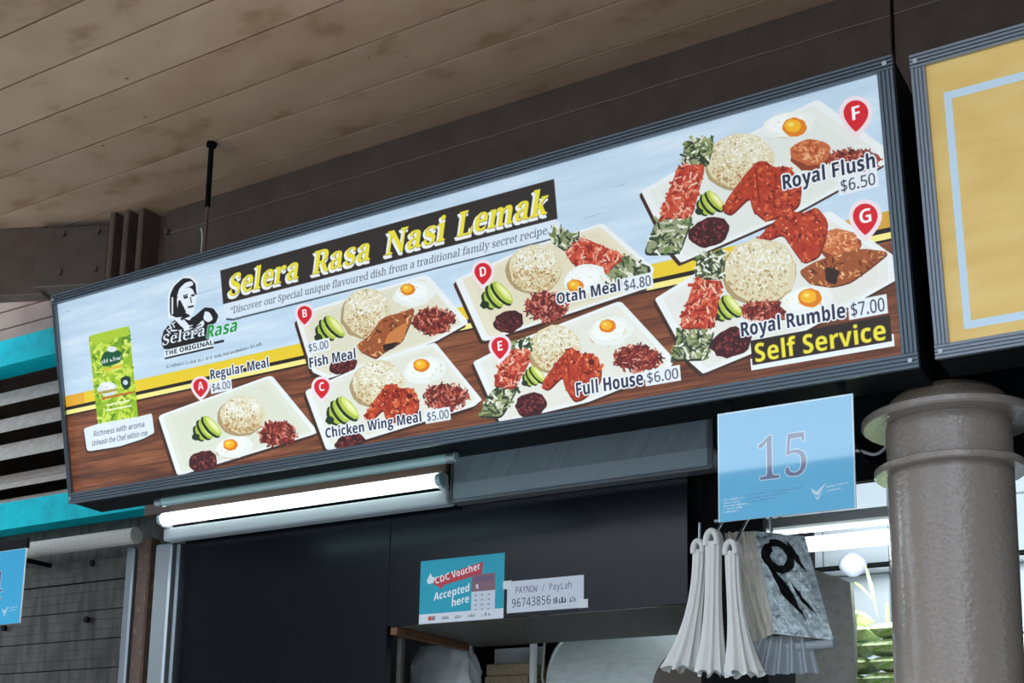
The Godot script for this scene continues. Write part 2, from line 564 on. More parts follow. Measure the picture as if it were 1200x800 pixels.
func sambal(x, y, rx, ry):
	blob(x, y, rx, ry, rgb(66, 20, 24), 0.08, -0.3)
	scatter(x, y, rx * 0.85, ry * 0.8, int(rx * 4), 5.0, 1.8, [rgb(96, 30, 32), rgb(52, 14, 18), rgb(122, 44, 40), rgb(44, 12, 16), rgb(150, 70, 64)], -0.3)

func cucumber(x, y, s):
	for k in [[-0.75, 0.55, 0.8, 1.1], [-0.2, 0.15, 1.05, 1.0], [0.55, -0.2, 1.2, 0.85]]:
		var cx: float = x + k[0] * s * 7.5
		var cy: float = y + k[1] * s * 7.5
		var ro: float = k[3]
		var d := Vector2(cos(ro), sin(ro))
		var o := Vector2(-d.y, d.x)
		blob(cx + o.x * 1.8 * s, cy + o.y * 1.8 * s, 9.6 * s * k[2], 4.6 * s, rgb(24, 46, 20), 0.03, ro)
		blob(cx, cy, 9.2 * s * k[2], 4.2 * s, rgb(178, 196, 70), 0.03, ro)
		blob(cx - o.x * 1.2 * s, cy - o.y * 1.2 * s, 7.6 * s * k[2], 2.6 * s, rgb(224, 230, 132), 0.04, ro)
		blob(cx - o.x * 1.6 * s, cy - o.y * 1.6 * s, 4.6 * s * k[2], 1.1 * s, rgb(240, 242, 190), 0.05, ro)
	blob(x - 10 * s, y + 8 * s, 3.4 * s, 3.0 * s, rgb(26, 48, 24), 0.1)

func wing(src: Array):
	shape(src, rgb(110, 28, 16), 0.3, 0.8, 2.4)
	shape(src, rgb(180, 58, 32), 0.3)
	scatter_in(src, 110, 9.0, 3.2, [rgb(204, 84, 46), rgb(156, 42, 24), rgb(214, 98, 54), rgb(136, 34, 20), rgb(192, 70, 38)])
	scatter_in(src, 90, 5.0, 1.8, [rgb(224, 120, 70), rgb(120, 28, 16), rgb(204, 88, 48), rgb(96, 22, 14)])
	scatter_in(src, 26, 4.0, 1.4, [rgb(246, 176, 126), rgb(236, 150, 98)])

func wing_at(dx, dy, s, tall := 1.0):
	var src := []
	for p in [[-32, 20], [-30, 13], [-15, -8], [-4, -20], [3, -20], [10, -15], [22, -16], [32, -2], [30, 16], [12, 24 * tall], [2, 26 * tall], [-8, 19], [-10, 8], [-25, 23]]:
		src.append([dx + p[0] * s, dy + p[1] * s])
	wing(src)
	blob(dx + 21 * s, dy - 6 * s, 3.5 * s, 3 * s, rgb(90, 20, 12))
	stroke(dx - 5 * s, dy - 14 * s, dx - 2 * s, dy + 14 * s, 2.0 * s, rgb(150, 40, 22))
	stroke(dx + 12 * s, dy - 10 * s, dx + 9 * s, dy + 16 * s, 1.6 * s, rgb(152, 42, 24))

func fish(src: Array):
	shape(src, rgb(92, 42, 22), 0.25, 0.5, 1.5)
	shape(src, rgb(158, 84, 44), 0.25)
	scatter_in(src, 130, 7.0, 1.8, [rgb(206, 132, 72), rgb(120, 56, 28), rgb(222, 158, 96), rgb(84, 34, 18), rgb(180, 100, 54), rgb(236, 186, 128)])

func otah(top: Array, mid: Array, bot: Array):
	for e in [top, bot]:
		shape(e, rgb(30, 44, 28), 0.2, 0, 1.4, 1.06)
		shape(e, rgb(150, 156, 118), 0.2)
		scatter_in(e, 70, 13.0, 3.0, [rgb(88, 104, 64), rgb(206, 206, 176), rgb(230, 228, 208), rgb(60, 76, 48), rgb(150, 160, 104), rgb(112, 132, 70)])
		scatter_in(e, 30, 9.0, 2.0, [rgb(244, 244, 234), rgb(40, 54, 34), rgb(36, 48, 32)])
	shape(mid, rgb(120, 32, 20), 0.15, 0, 1.8)
	shape(mid, rgb(200, 74, 50), 0.15)
	scatter_in(mid, 120, 12.0, 3.0, [rgb(216, 104, 74), rgb(178, 52, 34), rgb(226, 128, 96), rgb(190, 62, 42), rgb(154, 38, 24)])
	scatter_in(mid, 60, 9.0, 1.6, [rgb(244, 206, 182), rgb(236, 176, 148), rgb(120, 28, 18)])

func caption(text: String, u0: float, u1: float, v: float, cap: float, halo := 0.0035):
	outlined(text, (Vector2(u0, v) - cu) * cs, (Vector2(u1, v) - cu) * cs, cap * cs, rgb(38, 40, 66), rgb(240, 244, 246), halo * cs)

func price(text: String, u0: float, u1: float, v: float, cap: float):
	var m := 0.006
	var a := (Vector2(u0 - m, v - cap - m) - cu) * cs
	var b := (Vector2(u1 + m, v + m) - cu) * cs
	fill(PackedVector2Array([a, Vector2(b.x, a.y), b, Vector2(a.x, b.y)]), rgb(232, 238, 242))
	letters(text, (Vector2(u0, v) - cu) * cs, (Vector2(u1, v) - cu) * cs, cap * cs, rgb(44, 48, 66), 0.0, "Droid Sans", false)

func rect(u0: float, v0: float, u1: float, v1: float, c: Color):
	var a := (Vector2(u0, v0) - cu) * cs
	var b := (Vector2(u1, v1) - cu) * cs
	cv.fill_rect(Rect2i(int(round(a.x)), int(round(a.y)), int(round(b.x - a.x)), int(round(b.y - a.y))), c)

func portrait():
	var K := rgb(16, 16, 20)
	var W := rgb(232, 240, 246)
	# shoulders and patterned cloth
	shape([[192, 387], [203, 376], [214, 372], [226, 372], [240, 360], [250, 361], [256, 370], [253, 378], [247, 381], [246, 393], [243, 402], [192, 410], [189, 398]], K, 0.2)
	shape([[240, 364], [246, 366], [250, 374], [244, 378], [238, 374]], W, 0.3)
	scatter(212, 386, 17, 9, 44, 6, 1.8, [W, K, W])
	shape([[204, 374], [222, 392], [228, 390], [210, 372]], W, 0.2)
	shape([[214, 372], [226, 386], [238, 374], [240, 380], [228, 394], [214, 384]], W, 0.3)
	stroke(222, 384, 234, 378, 1.4, K)
	stroke(220, 388, 236, 380, 1.2, K)
	# head cloth
	shape([[198, 372], [198, 346], [203, 335], [214, 326], [224, 325], [230, 332], [231, 342], [229, 350], [226, 366], [222, 374], [212, 370], [205, 372]], W, 0.25, 0, 0, 1.08)
	shape([[199, 368], [199, 346], [204, 335], [214, 326], [223, 326], [229, 332], [230, 340], [222, 336], [212, 340], [207, 350], [208, 362], [214, 371], [206, 372]], K, 0.25)
	shape([[207, 348], [210, 338], [217, 331], [225, 329], [227, 334], [216, 338], [211, 346]], W, 0.3)
	stroke(202, 368, 202, 348, 2.0, W)
	# face
	shape([[210, 350], [215, 341], [224, 338], [229, 342], [230, 352], [228, 362], [224, 367], [217, 364], [212, 358]], W, 0.35)
	shape([[221, 336], [229, 336], [231, 346], [228, 344], [226, 339]], K, 0.3)
	shape([[209, 352], [213, 356], [216, 366], [224, 370], [214, 374], [208, 364]], K, 0.3)
	stroke(214.5, 347, 220, 344.8, 1.2, K)
	stroke(215.5, 349, 220, 347.5, 2.4, K)
	stroke(224, 346.5, 228, 345.5, 2.2, K)
	stroke(223, 348, 224.5, 355, 1.1, K)
	stroke(220, 360, 227, 358.5, 2.0, K)
	stroke(210, 352, 217, 366, 2.6, K)
	# name
	var a := S(190, 405); var b := S(240, 393)
	outlined("Selera", Vector2(a.x, a.y), Vector2(b.x, a.y), 0.031 * cs, W, K, 4.0, 0.25, "Droid Serif")
	a = S(242, 397); b = S(277, 389)
	outlined("Rasa", Vector2(a.x, a.y - 3), Vector2(b.x, a.y - 3), 0.034 * cs, rgb(16, 150, 62), W, 3.0, 0.3)
	a = S(193, 418); b = S(250, 404)
	cv.fill_rect(Rect2i(int(a.x), int(a.y - 30), int(b.x - a.x), 34), W)
	cv.fill_rect(Rect2i(int(a.x), int(a.y + 5), int(b.x - a.x), 8), K)
	letters("THE ORIGINAL", Vector2(a.x + 4, a.y - 5), Vector2(b.x, a.y - 5), 20, K, 0.0)
	cv.fill_rect(Rect2i(int(b.x + 6), int(a.y - 14), 62, 10), K)
	# curved small line beneath
	for i in 12:
		var t0 := i / 12.0
		var t1 := (i + 0.92) / 12.0
		small_print(S(195 + t0 * 112, 431 - t0 * 27 + sin(t0 * PI) * 2.0), S(195 + t1 * 112, 431 - t1 * 27 + sin(t1 * PI) * 2.0), 15, rgb(96, 112, 124))

func packet():
	var src := [[104, 394], [151, 382], [162, 490], [115, 500]]
	shape(src, rgb(150, 190, 30), 0.02)
	scatter_in([[107, 396], [149, 386], [158, 486], [117, 496]], 420, 11.0, 3.2, [rgb(196, 220, 60), rgb(120, 168, 24), rgb(222, 232, 110), rgb(164, 200, 40), rgb(88, 140, 20), rgb(206, 226, 80)])
	shape([[106, 393], [150, 382], [152, 392], [108, 404]], rgb(176, 206, 48), 0.1)
	shape([[117, 424], [121, 414], [130, 409], [141, 411], [144, 418], [140, 425], [122, 430]], rgb(10, 84, 50), 0.3)
	blob(131, 409, 6, 3.5, rgb(226, 234, 226))
	var a := S(119, 425); var b := S(142, 419)
	small_print(Vector2(a.x, (a.y + b.y) / 2 + 6), Vector2(b.x, (a.y + b.y) / 2 + 6), 22, Color.WHITE)
	stroke(121, 434, 144, 428, 3.0, rgb(226, 190, 50))
	blob(126, 456, 12, 8, rgb(214, 228, 226))
	blob(126, 453, 9, 6, rgb(240, 244, 246))
	scatter(126, 453, 8, 5, 20, 3, 1.2, [rgb(196, 210, 214), rgb(250, 250, 250)])
	stroke(114, 461, 138, 456, 3.0, rgb(176, 160, 60))
	shape([[141, 444], [147, 440], [153, 442], [153, 452], [148, 457], [143, 453]], rgb(14, 50, 44), 0.25)
	blob(147, 448, 3, 3, rgb(210, 224, 226))
	stroke(119, 467, 157, 459, 2.6, rgb(196, 110, 40))
	stroke(124, 475, 152, 469, 2.2, rgb(236, 240, 190))
	stroke(124, 481, 154, 475, 2.2, rgb(236, 240, 190))
	# white scroll
	var lab := [[98, 502], [116, 496], [162, 488], [178, 484], [181, 507], [168, 514], [140, 523], [102, 529]]
	shape(lab, rgb(60, 34, 24), 0.12, -1, 2.5)
	shape(lab, rgb(226, 236, 242), 0.12)
	var p := S(110, 512); var q := S(169, 500)
	letters("Richness with aroma", Vector2(p.x, (p.y + q.y) / 2 - 2), Vector2(q.x, (p.y + q.y) / 2 - 2), 25, rgb(58, 66, 76), 0.15, "Droid Sans", false)
	letters("Unleash the Chef within me", Vector2(p.x - 18, (p.y + q.y) / 2 + 42), Vector2(q.x + 16, (p.y + q.y) / 2 + 42), 25, rgb(58, 66, 76), 0.15, "Droid Sans", false)

func menu_sheet() -> ImageTexture:
	cu = Vector2(0.016, 0.031)
	cs = 4096.0 / 2.55
	cv = Image.create(4096, 946, false, Image.FORMAT_RGB8)
	rng.seed = 77
	var sky_blue := rgb(200, 222, 238)
	cv.fill(sky_blue)
	# pale painted boards
	var n := FastNoiseLite.new()
	n.seed = 5
	n.frequency = 0.004
	n.fractal_octaves = 4
	for y in range(0, 520, 2):
		for x in range(0, 4096, 16):
			var v := n.get_noise_2d(x * 0.35, y * 3.0)
			cv.fill_rect(Rect2i(x, y, 16, 2), sky_blue.lerp(Color.WHITE, clamp(v * 0.5, 0.0, 0.3)).lerp(rgb(160, 184, 206), clamp(-v * 0.35, 0.0, 0.25)))
	for k in 26:
		var x := rng.randf_range(0, 4000)
		var y := rng.randf_range(20, 440)
		fill(PackedVector2Array([Vector2(x, y), Vector2(x + rng.randf_range(80, 240), y + rng.randf_range(-6, 26)), Vector2(x + 60, y + 5)]), rgb(176, 198, 216))
	# brown table boards
	n.frequency = 0.006
	var plank := int(64)
	for y in range(548, 946):
		var row := (y - 548) / plank
		var edge := ((y - 548) % plank) < 3
		for x in range(0, 4096, 16):
			var v := n.get_noise_2d(x * 0.22 + row * 700, y * 2.6) * 0.9 + n.get_noise_2d(x * 0.8 + row * 300, y * 11.0) * 0.55
			var c := rgb(122, 70, 44).lerp(rgb(168, 104, 68), clamp(v, 0.0, 1.0)).lerp(rgb(70, 38, 24), clamp(-v * 1.2, 0.0, 0.9))
			if edge: c = c.lerp(rgb(56, 30, 20), 0.7)
			cv.fill_rect(Rect2i(x, y, 16, 1), c)
	# gold, black and cream stripes
	rect(0.0, 0.318, 2.6, 0.352, rgb(238, 206, 44))
	rect(0.0, 0.318, 0.10, 0.352, rgb(236, 172, 48))
	rect(2.45, 0.318, 2.6, 0.352, rgb(214, 164, 60))
	rect(0.0, 0.352, 2.6, 0.362, rgb(32, 22, 18))
	rect(0.0, 0.362, 2.6, 0.376, rgb(250, 236, 140))
	rect(0.0, 0.376, 2.6, 0.381, rgb(40, 22, 16))
	# banner with the name, tagline strip below
	rect(0.699, 0.064, 1.786, 0.160, rgb(46, 40, 36))
	fill(PackedVector2Array([(Vector2(0.706, 0.207) - cu) * cs, (Vector2(0.706, 0.163) - cu) * cs, (Vector2(1.782, 0.163) - cu) * cs, (Vector2(1.795, 0.176) - cu) * cs, (Vector2(1.793, 0.196) - cu) * cs, (Vector2(1.777, 0.207) - cu) * cs, (Vector2(0.73, 0.212) - cu) * cs]), rgb(70, 84, 96))
	fill(PackedVector2Array([(Vector2(0.703, 0.200) - cu) * cs, (Vector2(0.703, 0.160) - cu) * cs, (Vector2(1.780, 0.160) - cu) * cs, (Vector2(1.793, 0.172) - cu) * cs, (Vector2(1.791, 0.192) - cu) * cs, (Vector2(1.775, 0.203) - cu) * cs, (Vector2(0.73, 0.207) - cu) * cs]), rgb(220, 233, 244))
	var yl := rgb(240, 226, 60)
	for wd in [["Selera", 0.722, 0.978], ["Rasa", 1.026, 1.222], ["Nasi", 1.272, 1.460], ["Lemak", 1.496, 1.758]]:
		var p := (Vector2(wd[1], 0.142) - cu) * cs
		var q := (Vector2(wd[2], 0.142) - cu) * cs
		for off in [Vector2(-9, 13), Vector2(-5, 10), Vector2(-12, 6), Vector2(-3, 15)]:
			letters(wd[0], p, q, 0.060 * cs, rgb(244, 246, 246), 0.28, "Droid Serif", true, off)
		letters(wd[0], p, q, 0.060 * cs, rgb(120, 110, 60), 0.28, "Droid Serif", true, Vector2(2, 2))
		letters(wd[0], p, q, 0.060 * cs, yl, 0.28, "Droid Serif", true)
	letters("“Discover our Special unique flavoured dish from a traditional family secret recipe.”", (Vector2(0.722, 0.192) - cu) * cs, (Vector2(1.772, 0.190) - cu) * cs, 0.0185 * cs, rgb(84, 92, 100), 0.22, "Droid Serif", false)
	portrait()
	packet()
	# ---- A
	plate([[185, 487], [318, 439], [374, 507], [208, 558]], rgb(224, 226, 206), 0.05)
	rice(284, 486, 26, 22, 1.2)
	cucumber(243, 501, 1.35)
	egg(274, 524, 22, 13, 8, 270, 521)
	sambal(238, 541, 17, 13)
	anchovies(325, 508, 23, 16)
	# ---- B
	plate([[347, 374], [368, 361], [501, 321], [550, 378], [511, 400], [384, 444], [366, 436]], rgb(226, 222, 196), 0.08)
	rice(430, 366, 28, 29)
	cucumber(387, 384, 1.4)
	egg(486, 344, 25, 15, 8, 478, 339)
	anchovies(508, 376, 25, 17)
	sambal(402, 428, 17, 10)
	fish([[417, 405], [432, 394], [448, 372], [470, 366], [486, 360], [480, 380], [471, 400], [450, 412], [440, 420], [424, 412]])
	shape([[455, 390], [478, 376], [474, 396], [462, 406], [450, 403]], rgb(206, 128, 66), 0.3)
	shape([[448, 404], [468, 400], [462, 408], [450, 412]], rgb(50, 28, 20), 0.3)
	# ---- C
	plate([[357, 458], [428, 427], [476, 411], [510, 401], [565, 468], [556, 476], [383, 529]], rgb(228, 228, 212), 0.06)
	rice(443, 449, 30, 27)
	cucumber(402, 480, 1.55)
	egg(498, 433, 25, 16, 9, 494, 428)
	anchovies(523, 465, 27, 17)
	sambal(410, 518, 18, 10)
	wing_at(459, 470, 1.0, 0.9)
	# ---- D
	plate([[533, 328], [612, 292], [706, 261], [767, 314], [760, 337], [566, 401]], rgb(228, 220, 190), 0.05)
	otah([[650, 264], [684, 279], [664, 294], [645, 281]], [[662, 294], [683, 278], [731, 299], [707, 323], [671, 308]], [[731, 298], [762, 314], [757, 324], [716, 336], [705, 323]])
	rice(627, 314, 31, 28, 0.9)
	egg(686, 327, 26, 17, 9, 674, 335, false)
	cucumber(583, 345, 1.5)
	anchovies(640, 359, 25, 19)
	sambal(596, 377, 18, 13)
	# ---- E
	plate([[554, 424], [600, 401], [727, 352], [791, 421], [784, 433], [690, 471], [586, 496]], rgb(230, 230, 216), 0.05)
	rice(651, 408, 30, 27)
	egg(716, 388, 26, 17, 9, 712, 382)
	anchovies(747, 420, 29, 17)
	cucumber(626, 440, 1.1)
	otah([[600, 402], [622, 398], [621, 410], [598, 412]], [[592, 410], [619, 409], [620, 424], [602, 455], [578, 451]], [[577, 455], [606, 455], [588, 488], [561, 487]])
	sambal(622, 474, 19, 14)
	wing_at(670, 431, 1.1, 1.35)
	# ---- F
	plate([[751, 224], [800, 196], [958, 116], [1038, 173], [1038, 192], [940, 246], [798, 308], [786, 294]], rgb(228, 232, 224), 0.05)
	rice(869, 189, 40, 33)
	egg(924, 146, 31, 15, 13, 931, 149)
	anchovies(1000, 188, 32, 14)
	blob(950, 184, 24, 16, rgb(140, 60, 30), 0.08)
	blob(950, 178, 23, 15, rgb(200, 108, 60), 0.08)
	scatter(950, 177, 20, 12, 70, 8, 2.0, [rgb(224, 146, 92), rgb(172, 76, 40), rgb(236, 178, 130), rgb(190, 94, 50)])
	cucumber(833, 237, 1.35)
	otah([[804, 164], [836, 162], [830, 193], [799, 193]], [[795, 194], [827, 192], [811, 253], [772, 256]], [[770, 257], [812, 252], [796, 296], [755, 297]])
	sambal(831, 272, 24, 17)
	wing_at(893, 218, 1.45, 1.05)
	# ---- G
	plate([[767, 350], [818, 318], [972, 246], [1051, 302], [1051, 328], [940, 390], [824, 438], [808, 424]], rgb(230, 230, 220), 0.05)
	blob(983, 287, 25, 18, rgb(146, 64, 34), 0.08)
	blob(983, 284, 24, 16, rgb(206, 116, 66), 0.08)
	scatter(983, 284, 20, 13, 70, 8, 2.0, [rgb(226, 150, 96), rgb(176, 80, 44), rgb(238, 184, 138), rgb(192, 98, 54)])
	wing([[881, 287], [902, 264], [923, 246], [941, 250], [957, 242], [970, 258], [968, 275], [960, 300], [941, 308], [928, 290], [917, 273], [897, 282]])
	fish([[936, 318], [952, 308], [970, 301], [1009, 291], [1043, 295], [1020, 314], [996, 331], [975, 336], [949, 332]])
	shape([[966, 312], [984, 316], [980, 334], [968, 330]], rgb(54, 32, 24), 0.3)
	rice(891, 317, 43, 38, 0.3)
	anchovies(900, 364, 33, 13)
	egg(946, 352, 31, 16, 13, 949, 349, false)
	cucumber(853, 360, 1.4)
	sambal(857, 401, 24, 17)
	otah([[818, 297], [850, 293], [847, 325], [815, 326]], [[814, 327], [846, 329], [837, 383], [796, 384]], [[795, 385], [837, 384], [827, 420], [788, 421]])
	# ---- captions, prices and letters in red drops
	var uu := func(x: float, y: float) -> Vector2: return on_sign(x, y)
	for c in [["Regular Meal", 247, 444, 315, 430, 0.026], ["Fish Meal", 363, 431, 417, 419, 0.026], ["Chicken Wing Meal", 382, 514, 494, 493, 0.026], ["Otah Meal", 653, 357, 727, 340, 0.026], ["Full House", 676, 465, 754, 449, 0.031], ["Royal Flush", 918, 221, 1026, 197, 0.031], ["Royal Rumble", 869, 394, 991, 372, 0.031]]:
		var a: Vector2 = uu.call(c[1], c[2]); var b: Vector2 = uu.call(c[3], c[4])
		caption(c[0], a.x, b.x, (a.y + b.y) / 2, c[5])
	for c in [["$4.00", 249, 459, 270, 454, 0.021], ["$5.00", 362, 412, 385, 408, 0.021], ["$5.00", 501, 494, 526, 489, 0.022], ["$4.80", 732, 341, 763, 334, 0.024], ["$6.00", 759, 450, 795, 442, 0.024], ["$6.50", 986, 225, 1026, 216, 0.025], ["$7.00", 998, 371, 1037, 364, 0.028]]:
		var a: Vector2 = uu.call(c[1], c[2]); var b: Vector2 = uu.call(c[3], c[4])
		price(c[0], a.x, b.x, (a.y + b.y) / 2, c[5])
	for c in [["A", 235, 452, 8.5], ["B", 357, 367, 8.5], ["C", 377, 453, 9.0], ["D", 566, 318, 10.0], ["E", 586, 405, 10.0], ["F", 1003, 132, 14.5], ["G", 1014, 253, 14.5]]:
		pin(c[1], c[2], c[3], c[0])
	# Self Service box
	rect(2.236, 0.574, 2.552, 0.600, rgb(236, 244, 248))
	rect(2.240, 0.534, 2.548, 0.589, rgb(44, 32, 26))
	outlined("Self Service", (Vector2(2.248, 0.583) - cu) * cs, (Vector2(2.536, 0.583) - cu) * cs, 0.040 * cs, rgb(240, 226, 60), rgb(90, 78, 30), 2.5)
	cv.resize(2048, 473, Image.INTERPOLATE_BILINEAR)
	return ImageTexture.create_from_image(cv)

func gold_sheet() -> ImageTexture:
	cu = Vector2.ZERO
	cs = 2048.0 / 2.55
	cv = Image.create(2048, 458, false, Image.FORMAT_RGB8)
	var n := FastNoiseLite.new()
	n.seed = 9
	n.frequency = 0.01
	for y in range(0, 458, 2):
		for x in range(0, 2048, 2):
			var v := n.get_noise_2d(x * 0.5, y * 1.5)
			cv.fill_rect(Rect2i(x, y, 2, 2), rgb(214, 184, 112).lerp(rgb(204, 170, 94) if v < 0 else rgb(220, 194, 126), abs(v)))
	var b := rgb(184, 208, 226)
	rect(0.030, 0.062, 2.52, 0.078, b)
	rect(0.030, 0.532, 2.52, 0.548, b)
	rect(0.030, 0.062, 0.045, 0.548, b)
	rect(2.505, 0.062, 2.52, 0.548, b)
	return ImageTexture.create_from_image(cv)

func notice_sheet(number: String) -> ImageTexture:
	cu = Vector2.ZERO
	cs = 600.0 / 0.30
	cv = Image.create(600, 500, false, Image.FORMAT_RGB8)
	cv.fill(rgb(78, 186, 230))
	rect(0.0, 0.0, 0.3, 0.004, rgb(190, 226, 240))
	rect(0.0, 0.0, 0.003, 0.25, rgb(190, 226, 240))
	rect(0.297, 0.0, 0.3, 0.25, rgb(190, 226, 240))
	outlined(number, Vector2(185, 330), Vector2(395, 330), 190, rgb(96, 104, 144), rgb(196, 224, 240), 5.0, 0.0, "Droid Serif", false)
	for k in 5:
		var ww: float = [90, 76, 110, 84, 70][k]
		small_print(Vector2(24, 404 + k * 14), Vector2(24 + ww, 404 + k * 14), 9, rgb(222, 238, 246))
	for k in 3:
		small_print(Vector2(130, 394 + k * 16), Vector2(380 - k * 60, 388 + k * 15), 5, rgb(52, 110, 140))
	# tick-like emblem
	fill(PackedVector2Array([Vector2(412, 392), Vector2(436, 412), Vector2(480, 376), Vector2(442, 430), Vector2(420, 418)]), rgb(210, 236, 246))
	fill(PackedVector2Array([Vector2(424, 424), Vector2(442, 438), Vector2(470, 404), Vector2(440, 452)]), rgb(200, 230, 244))
	small_print(Vector2(478, 400), Vector2(566, 392), 9, rgb(214, 236, 246))
	small_print(Vector2(476, 418), Vector2(540, 412), 9, rgb(214, 236, 246))
	return ImageTexture.create_from_image(cv)

func voucher_sheet() -> ImageTexture:
	cv = Image.create(580, 380, false, Image.FORMAT_RGB8)
	cv.fill(rgb(36, 168, 192))
	fill(PackedVector2Array([Vector2(90, 112), Vector2(436, 40), Vector2(430, 110), Vector2(170, 156), Vector2(150, 182), Vector2(130, 160), Vector2(100, 150)]), rgb(206, 62, 72))
	letters("CDC", Vector2(110, 146), Vector2(212, 124), 40, Color.WHITE)
	letters("Voucher", Vector2(226, 120), Vector2(420, 82), 40, Color.WHITE)
	fill(PackedVector2Array([Vector2(48, 120), Vector2(72, 76), Vector2(84, 100), Vector2(108, 108), Vector2(92, 138), Vector2(56, 142)]), rgb(236, 242, 244))
	letters("Accepted", Vector2(100, 246), Vector2(346, 206), 44, Color.WHITE, 0.2)
	letters("here", Vector2(228, 290), Vector2(346, 270), 44, Color.WHITE, 0.2)
	cv.fill_rect(Rect2i(362, 112, 160, 236), rgb(216, 222, 232))
	cv.fill_rect(Rect2i(362, 112, 160, 100), rgb(140, 104, 116))
	cv.fill_rect(Rect2i(376, 124, 132, 30), rgb(120, 96, 122))
	letters("$", Vector2(390, 196), Vector2(410, 196), 26, Color.WHITE)
	for r in 4:
		for k in 3:
			cv.fill_rect(Rect2i(384 + k * 44, 232 + r * 28, 14, 7), rgb(120, 128, 148))
	cv.fill_rect(Rect2i(0, 322, 580, 58), rgb(228, 232, 238))
	cv.fill_rect(Rect2i(66, 338, 24, 24), rgb(206, 80, 60))
	cv.fill_rect(Rect2i(92, 338, 22, 24), rgb(150, 110, 120))
	for k in 4: small_print(Vector2(160 + k * 92, 360), Vector2(205 + k * 94, 358), 20, rgb(90, 96, 110))
	return ImageTexture.create_from_image(cv)

func phone_sheet() -> ImageTexture:
	cv = Image.create(520, 200, false, Image.FORMAT_RGB8)
	cv.fill(rgb(216, 222, 232))
	letters("PAYNOW / PayLah", Vector2(60, 80), Vector2(440, 76), 42, rgb(92, 72, 116), 0.0, "Droid Sans Mono", false)
	letters("96743856", Vector2(36, 166), Vector2(300, 162), 54, rgb(40, 44, 56), 0.0, "Droid Sans Mono", false)
	small_print(Vector2(320, 162), Vector2(470, 160), 40, rgb(60, 64, 78))
	return ImageTexture.create_from_image(cv)

func printed(tex: Texture2D, rough := 0.35) -> StandardMaterial3D:
	var m := plain(Color.WHITE, rough)
	m.albedo_texture = tex
	return m

func backlit(tex: Texture2D) -> StandardMaterial3D:      # translucent sheet with the box's own lamps behind it
	var m := printed(tex, 0.4)
	m.emission_enabled = true
	m.emission = Color.BLACK
	m.emission_operator = BaseMaterial3D.EMISSION_OP_ADD
	m.emission_texture = tex
	m.emission_energy_multiplier = SIGN_GLOW
	return m

func laminated(tex: Texture2D) -> StandardMaterial3D:      # glossy plastic pouch around a paper sheet
	var m := printed(tex, 0.04)
	m.metallic_specular = 1.0
	m.clearcoat_enabled = true
	m.clearcoat = 1.0
	m.clearcoat_roughness = 0.02
	return m

func card(w: float, h: float, th: float, front: Material, side: Material) -> ArrayMesh:    # thin sheet, front face at +z, origin at its bottom centre
	var st := begin()
	quad_uv(st, Vector3(-w / 2, 0, th), Vector3(w / 2, 0, th), Vector3(w / 2, h, th), Vector3(-w / 2, h, th))
	st.set_material(front)
	var m := st.commit()
	st = begin()
	var a := Vector3(-w / 2, 0, 0); var b := Vector3(w / 2, 0, 0); var c := Vector3(w / 2, h, 0); var d := Vector3(-w / 2, h, 0)
	var z := Vector3(0, 0, th)
	quad(st, b, a, d, c)
	quad(st, a, b, b + z, a + z); quad(st, b, c, c + z, b + z); quad(st, c, d, d + z, c + z); quad(st, d, a, a + z, d + z)
	st.set_material(side)
	return st.commit(m)

# ------------------------------------------------------------------ signboards
func rail(length: float, w: float) -> Mesh:     # ribbed aluminium profile along +x, width along +y, standing out along +z
	var pts := PackedVector2Array()              # (y, z)
	var ribs := 4
	pts.append(Vector2(0, -0.01))
	pts.append(Vector2(0, 0.007))
	var step := w / ribs
	for k in ribs:
		var y := k * step
		pts.append(Vector2(y + step * 0.10, 0.0105))
		pts.append(Vector2(y + step * 0.62, 0.0105))
		pts.append(Vector2(y + step * 0.74, 0.0055))
		pts.append(Vector2(y + step * 0.98, 0.0055))
	pts.append(Vector2(w, 0.006))
	pts.append(Vector2(w, -0.01))
	var st := begin()
	if Geometry2D.is_polygon_clockwise(pts): pts.reverse()
	prism(st, pts, 0, length, Transform3D(Basis(Vector3(0, 1, 0), Vector3(0, 0, 1), Vector3(1, 0, 0)), Vector3.ZERO))
	return st.commit()

